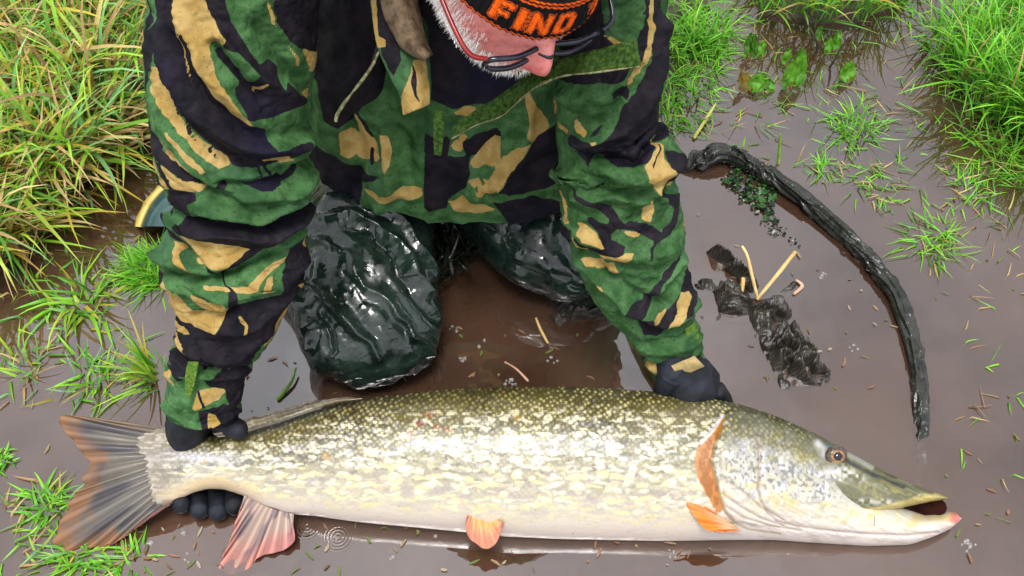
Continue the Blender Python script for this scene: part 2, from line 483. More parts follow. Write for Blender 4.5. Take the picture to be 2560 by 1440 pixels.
def skin_paint(P, v, snout):
    """the fish's own colours in flank coordinates P; returns rgb and how strongly scales show"""
    x, y = P[..., 0], P[..., 1]
    w = (v + 1) / 2 + 0.035 * fbm(P / 60, 3, 4)
    ramp_w = [0, .06, .17, .28, .42, .60, .78, .9, 1]
    ramp_c = np.array([(.085, .075, .024), (.14, .122, .036), (.23, .20, .075), (.27, .245, .13), (.34, .32, .21), (.48, .44, .31), (.66, .60, .46), (.80, .71, .62), (.80, .66, .60)])
    C = np.stack([np.interp(w, ramp_w, ramp_c[:, k]) for k in range(3)], -1)
    def lay(col, m):
        nonlocal C
        m = np.clip(m, 0, 1)[..., None]
        C = C * (1 - m) + np.array(col) * m
    head = sstep(1770, 1830, x + 0.25 * (y - 1150))
    body = 1 - head
    # grey network and pale bars on the flank
    mid = np.exp(-((w - .42) / .26) ** 2) * body
    lay((.15, .14, .11), .75 * mid * sstep(.05, .45, fbm(np.stack([x / 26, y / 9], -1), 3, 11)))
    # oblong yellow-white spots
    def spots(sx, sy, seed, thr, jit=.47):
        q = np.stack([x / sx, y / sy], -1)
        q = q + 0.40 * np.stack([vnoise(q * 1.7, seed + 3), vnoise(q * 1.7, seed + 4)], -1)
        i = np.floor(q)
        i[..., 1] = np.floor(q[..., 1])
        sh = 0.5 * (i[..., 1] % 2)
        i[..., 0] = np.floor(q[..., 0] + sh)
        jx = .5 + jit * (2 * _hash(i[..., 0], i[..., 1], i[..., 0] * 0, seed) - 1)
        jy = .5 + jit * .6 * (2 * _hash(i[..., 0], i[..., 1], i[..., 0] * 0, seed + 1) - 1)
        r = .75 + .5 * _hash(i[..., 0], i[..., 1], i[..., 0] * 0, seed + 2)
        d = np.hypot((q[..., 0] + sh - i[..., 0] - jx) * 1.0, (q[..., 1] - i[..., 1] - jy) * 1.25) / r
        return sstep(thr + .16, thr - .10, d + .08 * vnoise(P / 11, seed + 5))
    s1 = spots(44, 19, 21, .29)
    s2 = spots(58, 25, 31, .30)
    flank = sstep(.10, .22, w) * sstep(.92, .74, w) * body
    lay((.82, .74, .44), .9 * s1 * flank * sstep(1690, 1560, x * .9 + 40 * vnoise(P / 90, 7)))
    lay((.90, .86, .64), .95 * s1 * flank)
    lay((.86, .75, .42), .9 * s2 * sstep(.45, .6, w) * sstep(.95, .78, w) * body)
    lay((.86, .86, .84), .8 * sstep(.1, .5, fbm(P / np.array([30, 14]), 3, 41)) * np.exp(-((w - .40) / .16) ** 2) * body)
    lay((.42, .37, .38), .55 * sstep(-.1, .4, fbm(P / np.array([34, 10]), 3, 45)) * np.exp(-((w - .70) / .12) ** 2) * body)
    # tail stem: grey and white stripes, yellow lower edge
    st = sstep(660, 480, x)
    lay((.82, .82, .86), .8 * st * np.exp(-(((w - .40) + .05 * vnoise(P / 50, 5)) / .09) ** 2))
    lay((.16, .15, .22), .65 * st * np.exp(-(((w - .52) + .04 * vnoise(P / 40, 6)) / .05) ** 2) * sstep(-.4, .3, vnoise(P / 22, 8)))
    lay((.30, .26, .28), .6 * st * np.exp(-(((w - .27)) / .06) ** 2) * sstep(-.3, .4, vnoise(P / 18, 9)))
    lay((.70, .50, .22), .6 * sstep(700, 560, x) * sstep(.72, .86, w))
    lay((.42, .26, .16), .6 * sstep(420, 350, x) * sstep(.15, .5, np.abs(w - .5) * 2))
    # red sores
    for a, b, r in ((1075, 1040, 14), (1052, 1062, 16), (1030, 1085, 12), (1118, 1075, 11), (1020, 1105, 9), (1090, 1070, 9)):
        lay((.42, .05, .05), .6 * sstep(r, r * .3, np.hypot(x - a, (y - b) * 1.4) + 7 * vnoise(P / 6, a)))
    for a, b in ((815, 1140), (512, 1152), (1290, 1048), (2, 1)):
        lay((.62, .36, .03), .7 * sstep(12, 3, np.hypot(x - a, y - b) + 5 * vnoise(P / 6, a)))
    # small dark specks low on the belly
    lay((.12, .10, .10), .5 * (vnoise(P / 3.1, 61) > .90) * sstep(.70, .85, w))
    # ---------------- head
    hw = np.clip((y - fx(TOP, x)) / np.maximum(fx(BOT, x) - fx(TOP, x), 20), 0, 1) + .03 * fbm(P / 30, 3, 14)
    hr_w = [0, .08, .22, .34, .5, .66, .8, 1]
    hr_c = np.array([(.055, .055, .018), (.12, .115, .04), (.26, .245, .12), (.46, .45, .38), (.60, .58, .50), (.74, .68, .52), (.80, .72, .66), (.80, .70, .66)])
    HC = np.stack([np.interp(hw, hr_w, hr_c[:, k]) for k in range(3)], -1)
    C = C * (1 - head[..., None]) + HC * head[..., None]
    cheek = head * np.exp(-((hw - .45) / .22) ** 2) * sstep(2130, 2050, x)
    lay((.84, .84, .86), .75 * cheek * sstep(0, .35, fbm(P / 16, 4, 51)))
    lay((.12, .13, .16), .80 * cheek * sstep(.05, .26, fbm(P / 7, 3, 53)))
    lay((.30, .32, .44), .45 * cheek * sstep(.2, .5, fbm(P / 24, 2, 55)))
    lay((.68, .56, .16), .55 * head * sstep(.05, .4, fbm(P / 22, 3, 57)) * np.exp(-((hw - .62) / .14) ** 2))
    lay((.13, .12, .05), .5 * head * sstep(.15, .5, fbm(P / 12, 3, 59)) * sstep(.34, .18, hw))
    # snout: olive with dark streaks
    sn = snout * sstep(2050, 2120, x)
    lay((.13, .13, .050), .9 * sn)
    lay((.30, .30, .18), .6 * sn * sstep(.1, .6, fbm(np.stack([(x + y * .9) / 70, (y - x * .45) / 6], -1), 3, 63)))
    lay((.05, .055, .03), .8 * sn * sstep(.2, .5, fbm(np.stack([(x + y * .9) / 60, (y - x * .5) / 5], -1), 2, 67)) * sstep(60, 10, y - fx(TOP, x)))
    lay((.60, .48, .16), .85 * sn * sstep(17, 6, np.abs(y - (fx(MOUTH, x) - 9)) + 3 * vnoise(P / 9, 3)) * sstep(2380, 2330, x))
    lay((.78, .74, .70), .7 * sn * np.exp(-(seg_d(P, [(2085, 1252), (2120, 1250), (2180, 1250), (2230, 1252)]) / 7) ** 2) * sstep(-.3, .3, vnoise(P / 7, 15)))
    lay((.82, .80, .84), .75 * np.exp(-(seg_d(P, [(2070, 1178), (2110, 1175), (2150, 1190)]) / 14) ** 2) * sstep(-.5, .2, vnoise(P / 9, 16)))
    lay((.016, .018, .02), .9 * sstep(8, 1, seg_d(P, [(2112, 1147), (2150, 1170), (2200, 1192), (2260, 1215)]) + 1.5 * vnoise(P / 8, 19)))
    lay((.50, .52, .48), .7 * sstep(8, 3, seg_d(P, [(2108, 1130), (2140, 1145), (2180, 1168)])))
    lay((.10, .15, .16), .8 * np.exp(-(seg_d(P, [(2064, 1122), (2080, 1106), (2105, 1108), (2116, 1125)]) / 7) ** 2))
    lay((.80, .80, .82), .7 * np.exp(-(seg_d(P, [(2044, 1108), (2056, 1120), (2058, 1138)]) / 8) ** 2))
    # lower jaw, lip
    lay((.46, .38, .28), .45 * head * (1 - snout) * sstep(.1, .5, fbm(np.stack([x / 40, (y - x * .12) / 7], -1), 3, 95)) * sstep(.6, .75, hw))
    lay((.40, .36, .10), .5 * head * sstep(.0, .4, fbm(P / 26, 3, 97)) * sstep(.55, .3, hw) * sstep(.08, .2, hw))
    lay((.62, .10, .07), .85 * (1 - snout) * sstep(24, 8, np.hypot(x - 2388, y - 1292)))
    lay((.55, .40, .16), .6 * (1 - snout) * sstep(14, 5, seg_d(P, [(2290, 1290), (2340, 1290), (2370, 1290)])))
    lay((.34, .24, .22), .55 * (1 - snout) * sstep(4.5, 1.5, seg_d(P, PREOP)))
    for f in FOLDS:
        lay((.40, .30, .22), .6 * (1 - snout) * sstep(4, 1, seg_d(P, f)))
    lay((.30, .24, .08), .6 * (1 - snout) * sstep(5, 1, seg_d(P, OPERC)))
    lay((.10, .08, .08), .7 * (1 - snout) * sstep(1.8, .6, seg_d(P, [(2186, 1288), (2186, 1310)])))
    so = np.maximum(poly_sd(P, ORANGE), poly_sd(P, ORANGE2))
    lay((.56, .20, .015), .95 * (1 - snout) * sstep(-2, 3, so + 2.5 * vnoise(P / 7, 71)))
    lay((.32, .10, .012), .75 * (1 - snout) * sstep(0, 6, so + 9 * vnoise(P / np.array([9, 16]), 73) - 3))
    lay((.84, .84, .84), .8 * (1 - snout) * sstep(7, 2, seg_d(P, [(1806, 1042), (1775, 1085), (1752, 1108)])))
    scal = sstep(.62, .2, w) * body * sstep(380, 520, x) + .22 * body * sstep(1, .6, w) + head * .75 * sstep(.42, .2, hw) * sstep(2060, 1980, x)
    lay((.23, .20, .155), .8 * sstep(480, 385, x + 40 * vnoise(np.stack([x / 60, y / 7], -1), 81)))
    lay((.60, .54, .46), .6 * sstep(450, 400, x) * sstep(.0, .45, fbm(np.stack([x / 22, y / 7], -1), 3, 83)))
    C = C * np.array((.58, .57, .56))
    return np.clip(C, 0, 1), scal * (1 - .9 * sn) * (1 - .9 * sstep(-6, 0, so))
def pillow(xs, top, bot, thk, nv, snout, lift=None):
    v = -np.cos(np.linspace(0, np.pi, nv))
    t = top[:, None] * (1 - v) / 2 + bot[:, None] * (1 + v) / 2
    P = np.stack([np.broadcast_to(xs[:, None], t.shape), t], -1)
    base = fpl(P)
    h = flank_h(P, np.broadcast_to(v, t.shape), xs[:, None], thk[:, None])
    if lift is not None:
        h = h + lift(P, v)
    hb = thk[:, None] * np.clip(1 - np.abs(v) ** 2.3, 0, 1) ** 0.62
    up = base + h[..., None] * FN
    dn = base - hb[..., None] * FN
    G = np.concatenate([up, dn[:, ::-1][:, 1:-1]], 1)
    C, sc = skin_paint(unbulge(P, hb), np.broadcast_to(v, t.shape), snout)
    C = np.concatenate([C, C[:, ::-1][:, 1:-1]], 1)
    sc = np.concatenate([sc, sc[:, ::-1][:, 1:-1]], 1)
    girth = np.concatenate([t, (2 * bot[:, None] - t)[:, ::-1][:, 1:-1]], 1)
    UV = np.stack([np.broadcast_to(xs[:, None], girth.shape), girth, girth * 0], -1)
    return G, C, sc, UV
xs1 = np.concatenate([np.linspace(330, 1700, 760), np.linspace(1702, 2397, 480)])
bl = sstep(1995, 2080, xs1)
top1 = smooth_tab(TOP, np.minimum(xs1, 2376)) * (1 - bl) + smooth_tab(JTOP, np.maximum(xs1, 2000)) * bl
bot1 = smooth_tab(BOT, xs1)
thk1 = smooth_tab(THK, xs1) * (1 - .18 * sstep(2050, 2150, xs1))
g1 = pillow(xs1, top1, np.maximum(bot1, top1 + 1.5), thk1, 210, 0.0)
xs2 = np.linspace(1965, 2376, 300)
top2 = smooth_tab(TOP, xs2) - 1.0 * sstep(1990, 2060, xs2)
bot2 = smooth_tab(MOUTH, xs2)
thk2 = smooth_tab(THK, xs2) * (.60 + .46 * sstep(1980, 2090, xs2))
def snout_lift(P, v):
    e = np.clip((1 - np.abs(v)) * 8, 0, 1)
    return e * 0.004 * np.exp(-(seg_d(P, [(2075, 1262), (2110, 1272), (2160, 1274), (2230, 1262)]) / 12) ** 2)
g2 = pillow(xs2, top2, np.maximum(bot2, top2 + 1.0), thk2, 90, 1.0, snout_lift)

M = MB('pike skin', 0.40, 0.5)
uv = M.attr('uvw', 'Vector')
base = M.attr('Col', 'Color')
mp = M.N('ShaderNodeMapping')
M.link(uv, mp.inputs[0])
mp.inputs['Rotation'].default_value = (0, 0, .62)
mp.inputs['Scale'].default_value = (1 / 11.0, 1 / 11.0, 0)
vd = M.voro(1.0, mp.outputs[0], .46)
sc = M.attr('scal')
dot = M.ramp(vd, .18, .42, 1.0, 0.0)
edge = M.ramp(vd, .42, .62, 0.0, 1.0)
cc = M.mix(M.math('MULTIPLY', edge, M.math('MULTIPLY', sc, M.ramp(M.noise(9, None, 3), .3, .7, .25, .75))), base, M.mix(1.0, base, (.22, .20, .20), 'MULTIPLY'))
cc = M.mix(M.math('MULTIPLY', dot, M.math('MULTIPLY', sc, M.ramp(M.noise(11, None, 3), .3, .7, .12, .5))), cc, (.62, .52, .20))
fine = M.voro(1.0, M.vscale(uv, (1 / 6.5, 1 / 5.5, 0)), .35)
cc = M.mix(M.math('MULTIPLY', M.ramp(fine, .3, .62), M.math('MULTIPLY_ADD', sc, .30, .06)), cc, M.mix(1.0, cc, (.40, .38, .42), 'MULTIPLY'))
M.color(cc)
M.rough(M.ramp(M.noise(40, None, 3), .3, .7, .30, .52))
M.bump(M.noise(120, None, 4), .25, .003)
M.bump(M.math('MULTIPLY', M.math('SUBTRACT', 1.0, vd), M.math('ADD', sc, .15)), .35, .0012)
M.b.inputs['Coat Weight'].default_value = .16
M.b.inputs['Coat Roughness'].default_value = .10
skin_m = M.m

pike = empty('pike', tuple(FP0 * np.array([1, 1, 0])), 'large pike with yellow-spotted olive flanks lying on its side in the water', 'fish')
V1, F = join_grids([(g1[0], True), (g2[0], True)])
body = add_mesh('body', V1, F, skin_m, attrs={'Col': np.vstack([g1[1].reshape(-1, 3), g2[1].reshape(-1, 3)]), 'scal': np.concatenate([g1[2].ravel(), g2[2].ravel()]), 'uvw': np.vstack([g1[3].reshape(-1, 3), g2[3].reshape(-1, 3)])})
put(body, pike)

# ---- inside of the mouth
mm = noisy('mouth lining', (.008, .003, .002), (.022, .006, .004), 60, .9, spec=.05)
mq = np.array([(2170, 1268), (2230, 1255), (2290, 1245), (2340, 1246), (2358, 1262), (2352, 1284), (2305, 1292), (2230, 1290)], float)
ct = mq.mean(0)
rings = [mq * (1 - k) + ct * k for k in (0, .35, .7, .98)]
G = np.stack([fpl(arc_resample(np.vstack([r, r[:1]]), 33)[:-1]) + FN * hh for r, hh in zip(rings, (.010, .006, .003, .002))])
put(add_mesh('mouth_interior', G, grid_faces(4, 32, True), mm), pike)

# ---- eye
def disc_dome(cpx, rpx, hgt, z0, n=28, m=8, sy=1.0):
    th = np.linspace(0, 2 * np.pi, n, endpoint=False)
    rr = np.linspace(1, 1e-3, m)
    P = np.array(cpx)[None, None] + (rpx * rr)[:, None, None] * np.stack([np.cos(th), sy * np.sin(th)], -1)[None]
    h = z0 + hgt * np.sqrt(np.clip(1 - rr ** 2, 0, 1))
    return fpl(P) + h[:, None, None] * FN
def eye_h(px, py):
    b = np.interp(px, THK[:, 0], THK[:, 1])
    v = 2 * (py - fx(TOP, px)) / (fx(BOT, px) - fx(TOP, px)) - 1
    return b * (1 - abs(v) ** 2.3) ** .62
g2x = np.argmin(abs(xs2 - 2063))
cand = g2[0][g2x, :90]
eh = max(((c_ - FP0) @ FN) for c_ in cand[np.argsort([abs((c_ - fpl(np.array([2063., 1138.]))) @ FD) for c_ in cand])[:2]])
G = disc_dome((2063, 1139), 27, .0055, eh - .001, sy=.92)
eye = put(add_mesh('eye', G, grid_faces(8, 28, True), noisy('eye rim', (.030, .026, .022), (.085, .055, .035), 300, .15)), pike)
G = disc_dome((2064, 1141), 18.5, .0036, eh + .0022, sy=.92)
put(add_mesh('iris', G, grid_faces(8, 28, True), noisy('iris', (.13, .055, .02), (.30, .17, .07), 400, .1)), eye)
G = disc_dome((2064, 1141), 11.5, .0026, eh + .0046, sy=.92)
put(add_mesh('pupil', G, grid_faces(8, 28, True), noisy('pupil', (.004, .004, .008), (.01, .01, .02), 100, .05)), eye)

# ---- fins: fans of rays between a root line and an outer edge
def fin_mat(name, cols):
    M = MB(name, .45, .4)
    M.color(M.attr('Col', 'Color'))
    M.b.inputs['Coat Weight'].default_value = .08
    M.bump(M.noise(250, None, 2), .2, .001)
    return M.m
finm = fin_mat('fin skin', None)
def fin(name, root, edge, nr, paint, h0=0.0, h1=0.0, ripple=.0012, m=40, edge_jit=3.0, seed=0, hump=0.0):
    n = nr * 8
    A, B = arc_resample(root, n), arc_resample(edge, n)
    u = np.linspace(0, 1, n)
    B = B + (edge_jit * (vnoise(np.stack([u * nr, u * 0], -1), seed) + .6 * vnoise(np.stack([u * nr * 3, u * 0], -1), seed + 2))[:, None]) * (B - A) / np.maximum(np.linalg.norm(B - A, axis=1, keepdims=True), 1)
    s = np.linspace(0, 1, m)
    P = A[None] * (1 - s)[:, None, None] + B[None] * s[:, None, None]
    h = h0 * (1 - s)[:, None] + h1 * s[:, None] + hump * np.sin(np.pi * s)[:, None] + ripple * np.sin(u * nr * 2 * np.pi)[None] * (.25 + s[:, None]) + ripple * 2.2 * vnoise(np.stack(np.broadcast_arrays(u[None] * 5, s[:, None] * 1.5), -1), seed + 1)
    G = fpl(P) + h[..., None] * FN
    U, S = np.broadcast_arrays(u[None], s[:, None])
    C = paint(U, S, P, np.sin(U * nr * 2 * np.pi))
    o = add_mesh(name, G, grid_faces(m, n), finm, attrs={'Col': np.clip(C, 0, 1).reshape(-1, 3)})
    solidify(o, .0012)
    return put(o, pike)
def lerpc(a, b, t): return np.array(a) * (1 - t[..., None]) + np.array(b) * t[..., None]
def tail_paint(U, S, P, rr):
    C = lerpc((.13, .115, .10), (.25, .12, .055), sstep(.55, 1.0, S + .15 * vnoise(P / 18, 2)))
    st = sstep(-.15, .35, vnoise(np.stack([U * 24, S * 2.0], -1), 5)) * sstep(1.0, .62, S)
    C = C * (1 - .82 * st[..., None]) + np.array((.045, .042, .052)) * .82 * st[..., None]
    lt = sstep(.25, .6, vnoise(np.stack([U * 26, S * 3], -1), 9)) * (1 - st) * sstep(.9, .3, S)
    C = C * (1 - .5 * lt[..., None]) + np.array((.24, .21, .15)) * .4 * lt[..., None]
    lo = sstep(.80, .97, U)
    C = C * (1 - .85 * (lo * sstep(.25, .6, S))[..., None]) + np.array((.36, .06, .08)) * .75 * (lo * sstep(.25, .6, S))[..., None]
    tp = sstep(.72, .95, U) * sstep(.7, 1, S)
    C = C * (1 - .6 * tp[..., None]) + np.array((.48, .15, .08)) * .6 * tp[..., None]
    C = C * (1 - .5 * sstep(.14, .02, U)[..., None]) + np.array((.32, .20, .11)) * .5 * sstep(.14, .02, U)[..., None]
    rt = sstep(.34, .04, S + .12 * vnoise(np.stack([U * 22, S * 2], -1), 41))[..., None]
    C = C * (1 - .85 * rt) + np.array((.135, .115, .09)) * .85 * rt
    return C * (.62 + .10 * rr[..., None])
fin('tail_fin', [(404, 1068), (402, 1090), (398, 1130), (396, 1165), (400, 1205), (408, 1240), (424, 1258), (446, 1250)],
    [(252, 1047), (153, 1040), (158, 1072), (182, 1104), (212, 1138), (226, 1150), (226, 1172), (216, 1194), (219, 1213), (184, 1238), (163, 1272), (152, 1302), (142, 1340), (151, 1366), (190, 1374), (258, 1368), (303, 1347), (352, 1313), (410, 1272)],
    17, tail_paint, .0005, .003, .0022, 56, 11, 3, .0085)
def anal_paint(U, S, P, rr):
    C = lerpc((.28, .20, .16), (.33, .13, .10), sstep(.3, .9, S))
    st = sstep(.0, .5, vnoise(np.stack([U * 16, S * 2.5], -1), 15)) * sstep(.95, .55, S)
    C = C * (1 - .75 * st[..., None]) + np.array((.08, .06, .08)) * .75 * st[..., None]
    pk = sstep(.55, .95, U) * sstep(.35, .9, S)
    C = C * (1 - .6 * pk[..., None]) + np.array((.38, .13, .14)) * .6 * pk[..., None]
    return C * (.85 + .2 * rr[..., None])
fin('anal_fin', [(617, 1236), (650, 1255), (690, 1272), (738, 1284)],
    [(612, 1262), (600, 1293), (583, 1350), (557, 1408), (566, 1428), (597, 1433), (632, 1417), (650, 1394), (712, 1374), (742, 1350), (736, 1315)],
    11, anal_paint, .008, .012, .0018, 44, 3, 7)
def dorsal_paint(U, S, P, rr):
    C = lerpc((.10, .085, .04), (.20, .165, .11), S)
    st = sstep(-.1, .4, vnoise(np.stack([U * 6, S * 9], -1), 25))
    C = C * (1 - .75 * st[..., None]) + np.array((.045, .035, .035)) * .75 * st[..., None]
    lt = sstep(.35, .6, vnoise(np.stack([U * 5, S * 12], -1), 29))
    return C * (1 - .7 * lt[..., None]) + np.array((.27, .24, .18)) * .7 * lt[..., None]
fin('dorsal_fin', [(915, 1000), (850, 1010), (780, 1032), (700, 1060), (620, 1084), (560, 1094)],
    [(905, 999), (850, 997), (770, 1010), (690, 1032), (640, 1046), (590, 1058), (545, 1078)],
    14, dorsal_paint, .030, .018, .0022, 40, 3, 11, .006)
def pelvic_paint(U, S, P, rr):
    C = lerpc((.40, .24, .08), (.42, .15, .09), sstep(.15, .8, S))
    st = sstep(.2, .5, vnoise(np.stack([U * 12, S * 4], -1), 35)) * .5
    C = C * (1 - st[..., None]) + np.array((.28, .12, .08)) * st[..., None]
    gd = sstep(.6, .95, U) * sstep(.7, .2, S) * .6
    return C * (1 - gd[..., None]) + np.array((.48, .34, .12)) * gd[..., None]
fin('pelvic_fin', [(1197, 1232), (1186, 1262), (1200, 1288), (1228, 1296), (1244, 1294)],
    [(1186, 1246), (1172, 1285), (1168, 1312), (1174, 1338), (1196, 1355), (1214, 1365), (1235, 1357), (1250, 1338), (1256, 1312), (1258, 1300)],
    7, pelvic_paint, .034, .040, .0016, 30, 2, 17, .004)
def pect_paint(U, S, P, rr):
    C = lerpc((.42, .25, .14), (.58, .14, .012), sstep(.25, .75, S + .2 * (.5 - U)))
    ln = sstep(.35, .6, vnoise(np.stack([U * 14, S * 2], -1), 37)) * .5
    return C * (1 - ln[..., None]) + np.array((.38, .15, .06)) * ln[..., None]
fin('pectoral_fin', [(1836, 1322), (1815, 1306), (1795, 1292), (1776, 1276)],
    [(1800, 1322), (1750, 1318), (1722, 1290), (1702, 1262), (1690, 1238), (1668, 1222), (1715, 1246), (1770, 1280)],
    7, pect_paint, .040, .050, .0014, 30, 1, 19, .003)

